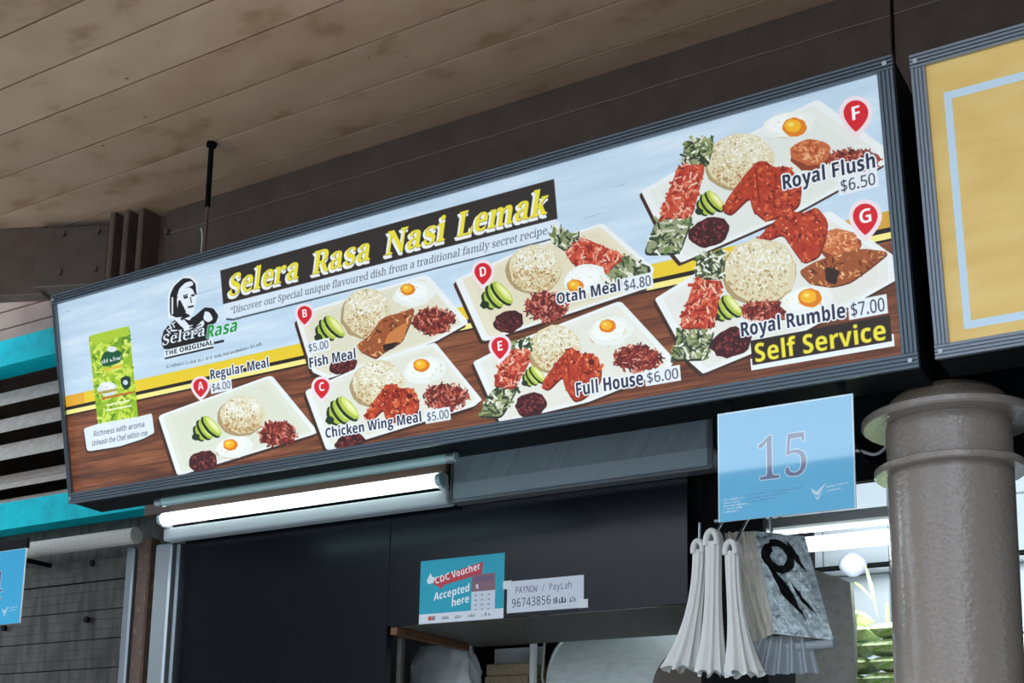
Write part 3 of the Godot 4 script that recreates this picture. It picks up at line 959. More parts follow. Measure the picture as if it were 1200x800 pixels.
func signboard(called: String, label: String, x0: float, w: float, v_top: float, v_bot: float, wl: float, wr: float, wt: float, wb: float, sheet: Material, fmat: Material):
	var h := v_bot - v_top
	var up := Vector3(0, cos(TILT), sin(TILT))
	var base := SIGN_TL + Vector3(x0, 0, 0) - up * v_bot
	var t := thing(called, label, "signboard", base)
	t.rotation.x = TILT
	# wedge shaped lightbox: back vertical, bottom level
	var top_y := h * cos(TILT)
	var zb := -2.722 - base.z
	var to_local := func(y: float, z: float) -> Vector2: return Vector2(y * cos(TILT) + z * sin(TILT), -y * sin(TILT) + z * cos(TILT))
	var q0: Vector2 = to_local.call(0.0, zb)
	var q1: Vector2 = to_local.call(top_y, zb)
	var st := begin()
	var pts := PackedVector2Array([Vector2(0.002, -0.006), Vector2(h - 0.002, -0.006), q1, q0])
	if Geometry2D.is_polygon_clockwise(pts): pts.reverse()
	prism(st, pts, 0.002, w - 0.002, Transform3D(Basis(Vector3(0, 1, 0), Vector3(0, 0, 1), Vector3(1, 0, 0)), Vector3.ZERO))
	put(st.commit(), "box_body", M.sign_body, t)
	var screw := begin()
	tube(screw, [Vector3.ZERO, Vector3(0, 0, 0.0045)], 0.005, 10)
	var screw_mesh := screw.commit()
	var fr := put(rail(w, wt), "frame_rail", fmat, t, Vector3(0, h - wt, 0))
	for x in [0.012, w - 0.016]: put(screw_mesh, "corner_screw", M.alu, fr, Vector3(x, wt * 0.45, 0.009))
	fr = put(rail(w, wb), "frame_rail", fmat, t, Vector3(0, 0, 0))
	for x in [0.012, w - 0.016]: put(screw_mesh, "corner_screw", M.alu, fr, Vector3(x, wb * 0.5, 0.009))
	fr = put(rail(h - wt - wb, wl), "frame_rail", fmat, t, Vector3(wl, wb, 0))
	fr.rotation.z = PI / 2
	fr = put(rail(h - wt - wb, wr), "frame_rail", fmat, t, Vector3(w, wb, 0))
	fr.rotation.z = PI / 2
	st = begin()
	quad_uv(st, Vector3(wl, wb, 0), Vector3(w - wr, wb, 0), Vector3(w - wr, h - wt, 0), Vector3(wl, h - wt, 0))
	put(st.commit(), "printed_sheet", sheet, t)
	var al := AreaLight3D.new()
	al.name = "box_light"
	t.add_child(al)
	al.area_size = Vector2(w - 0.1, h - 0.1)
	al.position = Vector3(w / 2, h / 2, 0.014)
	al.rotation.y = PI
	al.light_color = Color(0.95, 0.98, 1.0)
	al.light_energy = 0.02
	al.shadow_enabled = true
	return t

# ------------------------------------------------------------------ the place
func _ready():
	rng.seed = 4
	set_axes()
	# camera
	var cam := Camera3D.new()
	cam.name = "camera"
	add_child(cam)
	cam.transform = Transform3D(Basis(right_axis, up_axis, -fwd_axis), EYE)
	cam.projection = Camera3D.PROJECTION_FRUSTUM
	cam.near = 0.05
	cam.far = 200.0
	cam.size = cam.near * 800.0 / F
	cam.frustum_offset = Vector2(0, cam.near * (PY - 400.0) / F)
	cam.current = true
	# overcast sky
	var we := WorldEnvironment.new()
	we.name = "environment"
	var env := Environment.new()
	var sm := ProceduralSkyMaterial.new()
	sm.sky_top_color = Color(0.80, 0.87, 0.95)
	sm.sky_horizon_color = Color(0.92, 0.95, 0.98)
	sm.ground_horizon_color = Color(0.92, 0.95, 0.98)
	sm.ground_bottom_color = Color(0.5, 0.5, 0.5)
	sm.sky_curve = 0.3
	sm.sun_angle_max = 0.0
	var sky := Sky.new()
	sky.sky_material = sm
	env.background_mode = Environment.BG_SKY
	env.sky = sky
	env.background_energy_multiplier = 1.0
	env.ambient_light_source = Environment.AMBIENT_SOURCE_SKY
	env.tonemap_mode = Environment.TONE_MAPPER_LINEAR
	env.tonemap_exposure = 3.5
	env.sdfgi_enabled = true
	env.ssao_enabled = true
	env.ssil_enabled = true
	we.environment = env
	add_child(we)
	make_materials()
	build_shell()
	build_beams()
	var menu := backlit(menu_sheet())
	var gold := backlit(gold_sheet())
	signboard("menu_signboard", "long tilted menu signboard with rice plates and yellow lettering on a dark banner", 0.0, 2.6, 0.0, SIGN_H, 0.016, 0.034, 0.031, 0.0335, menu, M.frame)
	signboard("gold_signboard", "plain gold signboard with a pale blue border line beside the menu signboard", 2.634, 2.62, 0.013, 0.643, 0.030, 0.034, 0.030, 0.030, gold, M.frame2)
	build_pillar()
	build_left()
	build_stall()
	build_interior()
	build_bags()

func build_shell():
	# canopy ceiling of painted boards running along the stalls
	var c := structure("ceiling", "brown painted timber board ceiling of the canopy", "ceiling", Vector3(0, CEIL, 0))
	put(box_mesh(Vector3(10.5, 0.12, 5.9), 0.0, true), "roof_slab", M.backing, c, Vector3(1.25, 0.012, -3.3))
	var lines := [-2.835, -2.67, -2.507, -2.342, -2.172, -2.014, -1.857, -1.70, -1.543, -1.386, -1.229, -1.072, -0.915, -0.758, -0.601, -0.444, -0.35]
	for i in lines.size() - 1:
		var z0: float = lines[i]
		var z1: float = lines[i + 1]
		var gap := 0.003
		var st := begin()
		box(st, Vector3(-4.0, 0.0, z0 + gap), Vector3(6.5, 0.0125, z1 - gap), 0.0006)
		put(st.commit(), "ceiling_board", M.ceil[(i * 2) % 3], c)
	# floor and street
	var f := structure("floor", "grey concrete floor in front of the stalls", "floor")
	var st2 := begin()
	box(st2, Vector3(-24, -0.2, -6.4), Vector3(20, 0, 16), 0.0)
	put(st2.commit(), "slab", M.floor, f)
	# row of buildings across the street, mirrored in the glossy notice
	var w := structure("wall_front", "grey building wall across the street", "wall")
	for q in [[-14.0, 2.6, 7.3], [8.6, 20.0, 7.3]]:
		var st3 := begin()
		box(st3, Vector3(q[0], 0, 14), Vector3(q[1], q[2], 14.4), 0.0)
		put(st3.commit(), "facade", M.far_wall, w)
	var w3 := structure("wall_light_block", "unseen wall added past the gold signboard to block sky light", "wall")  # added out of view to darken the right of the ceiling
	var st5 := begin()
	box(st5, Vector3(2.2, 0, -2.7), Vector3(2.4, CEIL, 2.2), 0.0)
	put(st5.commit(), "panel", M.far_dark, w3)
	var w2 := structure("wall_sky_block", "unseen dark building wall added along the street to block sky light", "wall")  # added out of view, tall enough to keep sky out of the navy reflections
	var st4 := begin()
	box(st4, Vector3(-26, 0, 9), Vector3(-14, 16.0, 14.4), 0.0)
	put(st4.commit(), "facade", M.far_dark, w2)

func build_beams():
	# main beam behind the signs, in two lengths
	for k in 2:
		var x0: float = [-3.04, -0.667][k]
		var x1: float = [-0.675, 6.4][k]
		var t := thing("steel_beam", ["dark brown steel beam above the menu signboard", "dark brown steel beam above the gold signboard"][k], "beam", Vector3(x0, 3.0, -2.755))
		var st := begin()
		box(st, Vector3(0, 0, -0.2), Vector3(x1 - x0, CEIL - 3.0, 0), 0.002)
		put(st.commit(), "web", M.beam, t)
		st = begin()
		var path := []
		var n := 40
		for i in n + 1:
			path.append(Vector3(0.0 + (x1 - x0) * i / n, 0.466 + sin(i * 1.7) * 0.0012, 0.0005))
		tube(st, path, 0.0035, 8)
		put(st.commit(), "weld_bead", M.bead, t)
	# bolted end brackets
	var b := thing("beam_bracket", "ribbed brown steel bracket at the end of the beam, above the signboard's corner", "bracket", Vector3(-3.14, 3.16, -2.70))
	for k in 3:
		var x: float = [-0.062, -0.012, 0.042][k]
		var st := begin()
		box(st, Vector3(x - 0.012, 0, -0.2), Vector3(x + 0.012, CEIL - 3.16, 0.03 - k * 0.014), 0.004)
		put(st.commit(), "rib", M.bracket, b)
	var st1 := begin()
	box(st1, Vector3(-0.075, 0, -0.22), Vector3(0.1, CEIL - 3.16, -0.075), 0.002)
	put(st1.commit(), "back_plate", M.bracket, b)
	var st4 := begin()
	tube(st4, [Vector3(0.118, CEIL - 3.24, -0.06), Vector3(0.118, CEIL - 3.24, -0.04)], 0.011, 6)
	put(st4.commit(), "bolt", M.bracket, b)
	# diagonal tie beam running off to the street
	var dirv := Vector3(-0.355, 0, 0.147).normalized()
	var t2 := thing("tie_beam", "short brown tie beam with a bolted plate, left of the ribbed bracket", "beam", Vector3(-3.245, 3.305, -2.70))
	t2.rotation.y = atan2(dirv.z, -dirv.x)
	var st5 := begin()
	box(st5, Vector3(-1.3, 0.0, -0.09), Vector3(-0.24, CEIL - 3.305, -0.03), 0.004)
	put(st5.commit(), "beam_length", M.bracket, t2)
	var st6 := begin()
	box(st6, Vector3(-0.26, 0.012, -0.075), Vector3(0.0, CEIL - 3.305 - 0.02, 0.0), 0.004)
	var plate_node := put(st6.commit(), "bolted_plate", M.beam, t2)
	for p in [[-0.165, 0.195], [-0.04, 0.2], [-0.165, 0.06], [-0.04, 0.065]]:
		var st := begin()
		tube(st, [Vector3(p[0], p[1], -0.002), Vector3(p[0], p[1], 0.009)], 0.011, 6)
		put(st.commit(), "bolt", M.bracket, plate_node)
	# threaded hanger of the signboard
	var rod := thing("hanger_rod", "thin dark hanger rod between the ceiling boards and the signboard", "rod", Vector3(-2.598, 3.182, -2.508))
	var st7 := begin()
	tube(st7, [Vector3(0, 0, 0), Vector3(0, 0.17, 0)], 0.0045, 10)
	put(st7.commit(), "thin_rod", M.bracket, rod)
	st7 = begin()
	tube(st7, [Vector3(0, 0.165, 0), Vector3(0, CEIL - 3.182, 0)], 0.008, 10)
	put(st7.commit(), "sleeve", M.black, rod)
	st7 = begin()
	tube(st7, [Vector3(0, CEIL - 3.182 - 0.012, 0), Vector3(0, CEIL - 3.182, 0)], 0.016, 6)
	put(st7.commit(), "nut", M.black, rod)
	st7 = begin()
	tube(st7, [Vector3(-0.016, 0.1, 0.004), Vector3(-0.008, 0.08, 0.006), Vector3(-0.006, 0.05, 0.006), Vector3(-0.009, 0.0, 0.006)], 0.002, 6)
	put(st7.commit(), "wire", M.white_enamel, rod)

func build_pillar():
	var t := thing("round_pillar", "round taupe painted steel pillar with two collars under the signboards", "pillar", Vector3(-0.608, 0, -2.868))
	var st := begin()
	lathe(st, [Vector2(0, 0), Vector2(0.135, 0), Vector2(0.135, 2.507)], 72)
	put(st.commit(), "shaft", M.pillar, t)
	st = begin()
	lathe(st, [Vector2(0.13, 2.374), Vector2(0.160, 2.374), Vector2(0.1635, 2.377), Vector2(0.1635, 2.388), Vector2(0.160, 2.391), Vector2(0.13, 2.391)], 72)
	put(st.commit(), "collar", M.pillar, t)
	st = begin()
	lathe(st, [Vector2(0.13, 2.488), Vector2(0.184, 2.488), Vector2(0.1885, 2.492), Vector2(0.1885, 2.503), Vector2(0.184, 2.507), Vector2(0.13, 2.507)], 72)
	put(st.commit(), "flange", M.pillar, t)
	st = begin()
	lathe(st, [Vector2(0.13, 2.507), Vector2(0.140, 2.507), Vector2(0.1355, 2.528), Vector2(0.124, 2.548), Vector2(0.104, 2.564), Vector2(0.08, 2.573), Vector2(0.0, 2.576)], 72)
	put(st.commit(), "neck", M.pillar_worn, t)
	# bearing block between the pillar and the beam
	var b := thing("bearing_block", "black bearing block on top of the round pillar", "block", Vector3(-0.608, 2.575, -2.868))
	put(box_mesh(Vector3(0.15, 0.425, 0.15), 0.002, true), "block", M.black, b)

func build_left():
	# wall above the louvre
	var w := structure("wall_left", "taupe boarded wall above the teal fascia", "wall", Vector3(-3.2, 0, -3.06))
	for k in 3:
		var st := begin()
		box(st, Vector3(-4.0, 3.40 + k * 0.075, -0.1), Vector3(0.05, 3.472 + k * 0.075, 0.0), 0.003)
		put(st.commit(), "wall_board", M.wall_taupe, w)
	# teal fascias above and below the louvre
	var t := thing("teal_fascia", "teal painted fascia above the grey louvre", "fascia", Vector3(-3.2, 3.284, -3.0))
	put(along_x(PackedVector2Array([Vector2(-0.1, 0), Vector2(0, 0), Vector2(0, 0.107), Vector2(-0.06, 0.118), Vector2(-0.1, 0.118)]), -4.0, 0.05), "board", M.teal, t)
	t = thing("teal_fascia", "teal painted fascia below the grey louvre", "fascia", Vector3(-3.2, 2.628, -3.0))
	put(along_x(PackedVector2Array([Vector2(-0.13, 0), Vector2(0, 0), Vector2(0, 0.104), Vector2(-0.13, 0.104)]), -4.0, 0.12), "board", M.teal, t)
	# louvre
	var lv := thing("louvre_vent", "grey slatted louvre between the two teal fascias", "louvre", Vector3(-3.2, 2.732, -3.05))
	var st0 := begin()
	box(st0, Vector3(-4.0, 0.0, -2.40), Vector3(0.05, 0.66, -2.36), 0.0)
	put(st0.commit(), "back_lining", M.bracket, lv)
	st0 = begin()
	box(st0, Vector3(-4.0, 0.66, -2.40), Vector3(0.05, 0.70, -0.12), 0.0)
	put(st0.commit(), "top_lining", M.bracket, lv)
	st0 = begin()
	box(st0, Vector3(-4.0, -0.04, -2.40), Vector3(0.05, 0.0, -0.085), 0.0)
	put(st0.commit(), "bottom_lining", M.bracket, lv)
	for x in [-4.0, 0.01]:
		st0 = begin()
		box(st0, Vector3(x, 0.0, -2.36), Vector3(x + 0.04, 0.66, -0.12), 0.0)
		put(st0.commit(), "side_lining", M.bracket, lv)
	var ys := [[0.008, 0.038], [0.074, 0.105], [0.112, 0.148], [0.192, 0.262], [0.305, 0.368], [0.416, 0.478]]
	for k in ys.size():
		var z := -0.03 if k == 2 else 0.0
		var y0: float = ys[k][0]
		var y1: float = ys[k][1]
		put(along_x(PackedVector2Array([Vector2(z, y0), Vector2(z + 0.006, y0 - 0.003), Vector2(z - 0.024, y1 + 0.003), Vector2(z - 0.03, y1)]), -4.0, 0.05), "slat", M.slat, lv)
	# pipe along the top of the neighbouring shutter
	var p := thing("roller_pipe", "rough pale grey pipe above the roller shutter", "pipe", Vector3(-3.315, 2.527, -2.972))
	st0 = begin()
	tube(st0, [Vector3(-3.8, 0, 0), Vector3(0, 0, 0)], 0.028, 20)
	put(st0.commit(), "pipe_length", M.pipe_grey, p)
	st0 = begin()
	tube(st0, [Vector3(-0.004, 0, 0), Vector3(0.004, 0, 0)], 0.0285, 20)
	put(st0.commit(), "end_cap", M.pipe_grey, p)
	# roller shutter
	var s := thing("roller_shutter", "closed grey metal roller shutter of the neighbouring stall", "shutter", Vector3(-3.405, 0, -3.045))
	var y := 2.478
	var k := 0
	while y > 0.05:
		var h := 0.1035 if k > 0 else 0.078
		st0 = begin()
		var z := 0.008 if k == 0 else 0.0
		for j in 3:                                   # three shallow ribs to a slat
			var a := y - h + 0.003 + (h - 0.003) * j / 3.0
			box(st0, Vector3(-3.6, a, -0.012), Vector3(0, a + (h - 0.003) / 3.0, z + (0.0 if j == 1 else -0.0012)), 0.001)
		put(st0.commit(), "slat", M.shutter, s)
		y -= h
		k += 1
	st0 = begin()
	box(st0, Vector3(-3.6, 0, -0.06), Vector3(0.0, 2.478, -0.013), 0.0)
	put(st0.commit(), "light_stop_sheet", M.black, s)  # added behind the slats to stop sky light showing through the gaps
	for q in [[110, 660], [103, 726], [6, 736]]:
		var c := at_z(q[0], q[1], -3.044)
		st0 = begin()
		tube(st0, [c - s.position, c - s.position + Vector3(0, 0, 0.012)], 0.011, 14)
		put(st0.commit(), "lock_boss", M.black, s)
	var box2 := thing("shutter_box", "grey housing above the closed roller shutter", "housing", Vector3(-3.39, 2.478, -3.06))
	st0 = begin()
	box(st0, Vector3(-3.6, 0, -0.1), Vector3(0.2, 0.149, -0.02), 0.0)
	put(st0.commit(), "board", M.shutter, box2)
	# posts between the shutter and the stall
	for d in [["guide_rail", "narrow aluminium guide rail at the shutter's edge", "rail", -3.400, -3.362, -3.01, 2.50, M.alu_dark], ["rusty_post", "brown rusty steel post between shutter and aluminium post", "post", -3.356, -3.295, -3.02, 2.53, M.rust_post], ["aluminium_post", "bright flat aluminium post beside the navy panel", "post", -3.270, -3.193, -3.02, 2.50, M.alu], ["edge_strip", "thin grey aluminium strip along the navy panel's edge", "strip", -3.182, -3.166, -3.03, 2.50, M.alu_dark]]:
		var o := thing(d[0], d[1], d[2], Vector3((d[3] + d[4]) / 2, 0, d[5]))
		st0 = begin()
		box(st0, Vector3(d[3] - o.position.x, 0, -0.05), Vector3(d[4] - o.position.x, d[6], 0), 0.006)
		put(st0.commit(), "profile", d[7], o)
	# neighbouring stall's blue number notice
	var nt := thing("number_notice", "blue notice sheet hanging in front of the roller shutter", "notice", Vector3(-3.672, 2.200, -2.70), "blue stall notices")
	put(card(0.304, 0.252, 0.004, laminated(notice_sheet("14")), M.white_enamel), "sheet", null, nt)
	st0 = begin()
	box(st0, Vector3(-0.155, 0.25, -0.006), Vector3(0.157, 0.285, 0.006), 0.002)
	put(st0.commit(), "holder", M.black, nt)
	st0 = begin()
	box(st0, Vector3(-0.14, 0.266, -0.325), Vector3(-0.125, 0.282, -0.005), 0.002)
	put(st0.commit(), "bracket_arm", M.black, nt)

func build_stall():
	# fascia behind the signs
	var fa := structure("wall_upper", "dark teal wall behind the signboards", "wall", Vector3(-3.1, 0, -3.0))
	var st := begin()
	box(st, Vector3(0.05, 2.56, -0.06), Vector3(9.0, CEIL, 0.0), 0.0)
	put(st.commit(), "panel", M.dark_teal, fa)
	# fluorescent lamp on its batten
	var l := thing("fluorescent_lamp", "lit fluorescent tube on a grey batten under the menu signboard", "lamp", Vector3(-2.6, 2.50, -2.985))
	st = begin()
	box(st, Vector3(-0.60, 0.0, -0.045), Vector3(0.555, 0.042, 0.0), 0.005)
	put(st.commit(), "housing", M.grey_enamel, l)
	st = begin()
	tube(st, [Vector3(-0.575, 0.066, 0.022), Vector3(0.535, 0.066, 0.022)], 0.0215, 20)
	var glow := plain(rgb(255, 255, 255), 0.4)
	glow.emission_enabled = true
	glow.emission = Color(0.95, 1.0, 1.0)
	glow.emission_energy_multiplier = 0.75
	put(st.commit(), "glowing_tube", glow, l)
	for s in [-1, 1]:
		st = begin()
		var xe := -0.592 if s < 0 else 0.528
		tube(st, [Vector3(xe, 0.066, 0.022), Vector3(xe + 0.024, 0.066, 0.022)], 0.019, 16)
		put(st.commit(), "end_cap", M.pale_teal, l)
		st = begin()
		box(st, Vector3(xe + 0.003, 0.042, -0.02), Vector3(xe + 0.019, 0.09, 0.02), 0.002)
		put(st.commit(), "socket", M.white_enamel, l)
	var al := AreaLight3D.new()
	al.name = "tube_light"
	l.add_child(al)
	al.area_size = Vector2(1.14, 0.04)
	al.position = Vector3(0, 0.06, 0.048)
	al.rotation.y = PI
	al.light_color = Color(0.93, 0.98, 1.0)
	al.light_energy = 0.25
	al.shadow_enabled = true
	# brown mounting board, and a pale strip added for the lamp-lit sign underside
	var mb := thing("mounting_board", "brown timber board above the fluorescent lamp", "board", Vector3(-2.62, 2.60, -2.985))
	st = begin()
	box(st, Vector3(-0.68, -0.005, -0.04), Vector3(0.57, 0.045, 0.0), 0.003)
	put(st.commit(), "plank", M.wood_brown, mb)
	var pp := thing("lit_underside_strip", "pale strip added for the lamp-lit underside of the menu signboard", "pipe", Vector3(-2.345, 2.524, -2.665))
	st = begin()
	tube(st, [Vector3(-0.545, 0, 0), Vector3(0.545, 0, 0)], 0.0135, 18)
	put(st.commit(), "pipe_length", M.pale_teal, pp)
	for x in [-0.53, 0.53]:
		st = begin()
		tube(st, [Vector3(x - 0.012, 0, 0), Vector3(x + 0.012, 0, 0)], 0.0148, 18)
		put(st.commit(), "strip_clip", M.alu_dark, pp)
	# grey perforated blind box
	var g := thing("grille_box", "grey fine mesh grille box beside the fluorescent lamp", "grille", Vector3(-1.64, 2.508, -3.0))
	st = begin()
	box(st, Vector3(-0.398, 0.004, -0.04), Vector3(0.398, 0.132, 0.0), 0.002)
	put(st.commit(), "mesh_face", M.mesh_grey, g)
	st = begin()
	box(st, Vector3(0.398, 0.0, -0.045), Vector3(0.415, 0.14, 0.004), 0.002)
	put(st.commit(), "end_trim", M.alu_dark, g)
	st = begin()
	box(st, Vector3(-0.405, 0.0, -0.045), Vector3(-0.398, 0.14, 0.003), 0.001)
	put(st.commit(), "end_trim", M.alu_dark, g)
	st = begin()
	box(st, Vector3(-0.405, -0.004, -0.045), Vector3(0.41, 0.004, 0.003), 0.001)
	put(st.commit(), "bottom_lip", M.alu_dark, g)
	# navy panel and hood
	var nv := thing("navy_partition", "tall glossy navy partition below the fluorescent lamp", "partition", Vector3(-2.73, 0, WALL))
	st = begin()
	box(st, Vector3(-0.43, 0, -0.03), Vector3(0.435, 2.60, 0.0), 0.001)
	put(st.commit(), "board", M.navy, nv)
	var hd := thing("navy_hood", "navy overhead cabinet carrying the voucher sticker and the phone number", "cabinet", Vector3(-1.80, 2.162, WALL))
	st = begin()
	box(st, Vector3(-0.494, 0.001, -0.02), Vector3(0.48, 0.42, 0.0), 0.0015)
	put(st.commit(), "front", M.navy, hd)
	st = begin()
	box(st, Vector3(-0.494, 0.0, -0.5), Vector3(0.48, 0.02, -0.02), 0.001)
	put(st.commit(), "underside", M.hood_under, hd)
	st = begin()
	box(st, Vector3(0.46, 0.02, -0.5), Vector3(0.48, 0.42, -0.02), 0.001)
	put(st.commit(), "side", M.black, hd)
	st = begin()
	box(st, Vector3(-0.494, 0.02, -0.5), Vector3(0.46, 0.42, -0.48), 0.001)
	put(st.commit(), "back", M.black, hd)
	var tb := thing("timber_batten", "bare timber batten under the navy cabinet's end", "batten", Vector3(-2.285, 2.137, -3.06))
	st = begin()
	box(st, Vector3(-0.005, 0, -0.40), Vector3(0.02, 0.025, 0), 0.002)
	put(st.commit(), "stick", M.timber, tb)
	var sp := thing("cabinet_side", "dark side post below the navy cabinet's end", "post", Vector3(-2.285, 0, -3.10))
	st = begin()
	box(st, Vector3(-0.008, 0, -0.02), Vector3(0.008, 2.137, 0.0), 0.002)
	put(st.commit(), "board", M.hood_under, sp)
	# stickers
	var a := at_z(491, 731.5, -3.049)
	var b := at_z(590, 724, -3.049)
	var c := at_z(491, 658, -3.049)
	var v := thing("voucher_sticker", "turquoise voucher sticker with a red ribbon on the navy cabinet", "sticker", Vector3((a.x + b.x) / 2, (a.y + b.y) / 2, -3.0495))
	put(card(b.x - a.x, c.y - a.y, 0.0015, printed(voucher_sheet(), 0.4), M.white_enamel), "sheet", null, v)
	a = at_z(594, 719, -3.049)
	b = at_z(684, 711, -3.049)
	c = at_z(595, 682, -3.049)
	v = thing("phone_label", "white handwritten phone number label beside the voucher sticker", "label", Vector3((a.x + b.x) / 2, (a.y + b.y) / 2, -3.0495))
	put(card(b.x - a.x, c.y - a.y, 0.0015, printed(phone_sheet(), 0.4), M.white_enamel), "sheet", null, v)
	for e in [[-0.5, 0.9], [0.5, 0.12]]:
		st = begin()
		box(st, Vector3(e[0] * (b.x - a.x) - 0.014, e[1] * (c.y - a.y) - 0.012, 0.0005), Vector3(e[0] * (b.x - a.x) + 0.014, e[1] * (c.y - a.y) + 0.012, 0.0024), 0.0004)
		put(st.commit(), "tape", M.white_enamel, v)
	# number notice 15, hung from the sign
	var nt := thing("number_notice", "glossy blue notice sheet with number 15 hanging below the menu signboard", "notice", Vector3(-0.905, 2.263, -2.625), "blue stall notices")
	put(card(0.31, 0.252, 0.004, laminated(notice_sheet("15")), M.white_enamel), "sheet", null, nt)
	for x in [-0.13, 0.13]:
		st = begin()
		box(st, Vector3(x - 0.008, 0.235, -0.004), Vector3(x + 0.008, 0.286, 0.001), 0.001)
		put(st.commit(), "clip", M.black, nt)
	nt.rotation.y = 0.0
	var dp := thing("dark_partition", "black partition between the navy cabinet and the hanging bags", "partition", Vector3(-1.2, 0, -3.12))
	st = begin()
	box(st, Vector3(-0.115, 0, -0.03), Vector3(0.06, 2.58, 0.0), 0.002)
	put(st.commit(), "board", M.black, dp)
	var hb := thing("header_board", "black header board behind the blue notice", "board", Vector3(-0.8, 2.440, -3.06))
	st = begin()
	box(st, Vector3(-0.33, 0, -0.03), Vector3(0.33, 0.14, 0.0), 0.002)
	put(st.commit(), "board", M.black, hb)
	for q in [[998, 528, 1040, 522], [1000, 512, 1020, 540]]:
		var cb := thing("white_cable" if q[1] > 520 else "black_cable", "white cable looping across the black header board" if q[1] > 520 else "black cable drooping over the black header board", "cable", Vector3(-0.84, 2.5, -3.05))
		var p0 := at_z(q[0], q[1], -3.052) - cb.position
		var p1 := at_z(q[2], q[3], -3.052) - cb.position
		st = begin()
		var path := []
		for i in 13:
			var e := i / 12.0
			path.append(p0.lerp(p1, e) + Vector3(0, -0.014 * sin(PI * e) + 0.006 * sin(TAU * e), 0))
		tube(st, path, 0.004, 8)
		put(st.commit(), "cord", M.white_enamel if q[1] > 520 else M.sign_body, cb)
	# wall right of the pillar
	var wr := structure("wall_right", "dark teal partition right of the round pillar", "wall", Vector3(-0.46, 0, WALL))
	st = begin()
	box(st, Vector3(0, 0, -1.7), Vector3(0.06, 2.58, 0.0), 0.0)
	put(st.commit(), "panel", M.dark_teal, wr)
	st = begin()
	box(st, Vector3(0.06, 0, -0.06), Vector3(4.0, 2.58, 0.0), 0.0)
	put(st.commit(), "front_panel", M.dark_teal, wr)

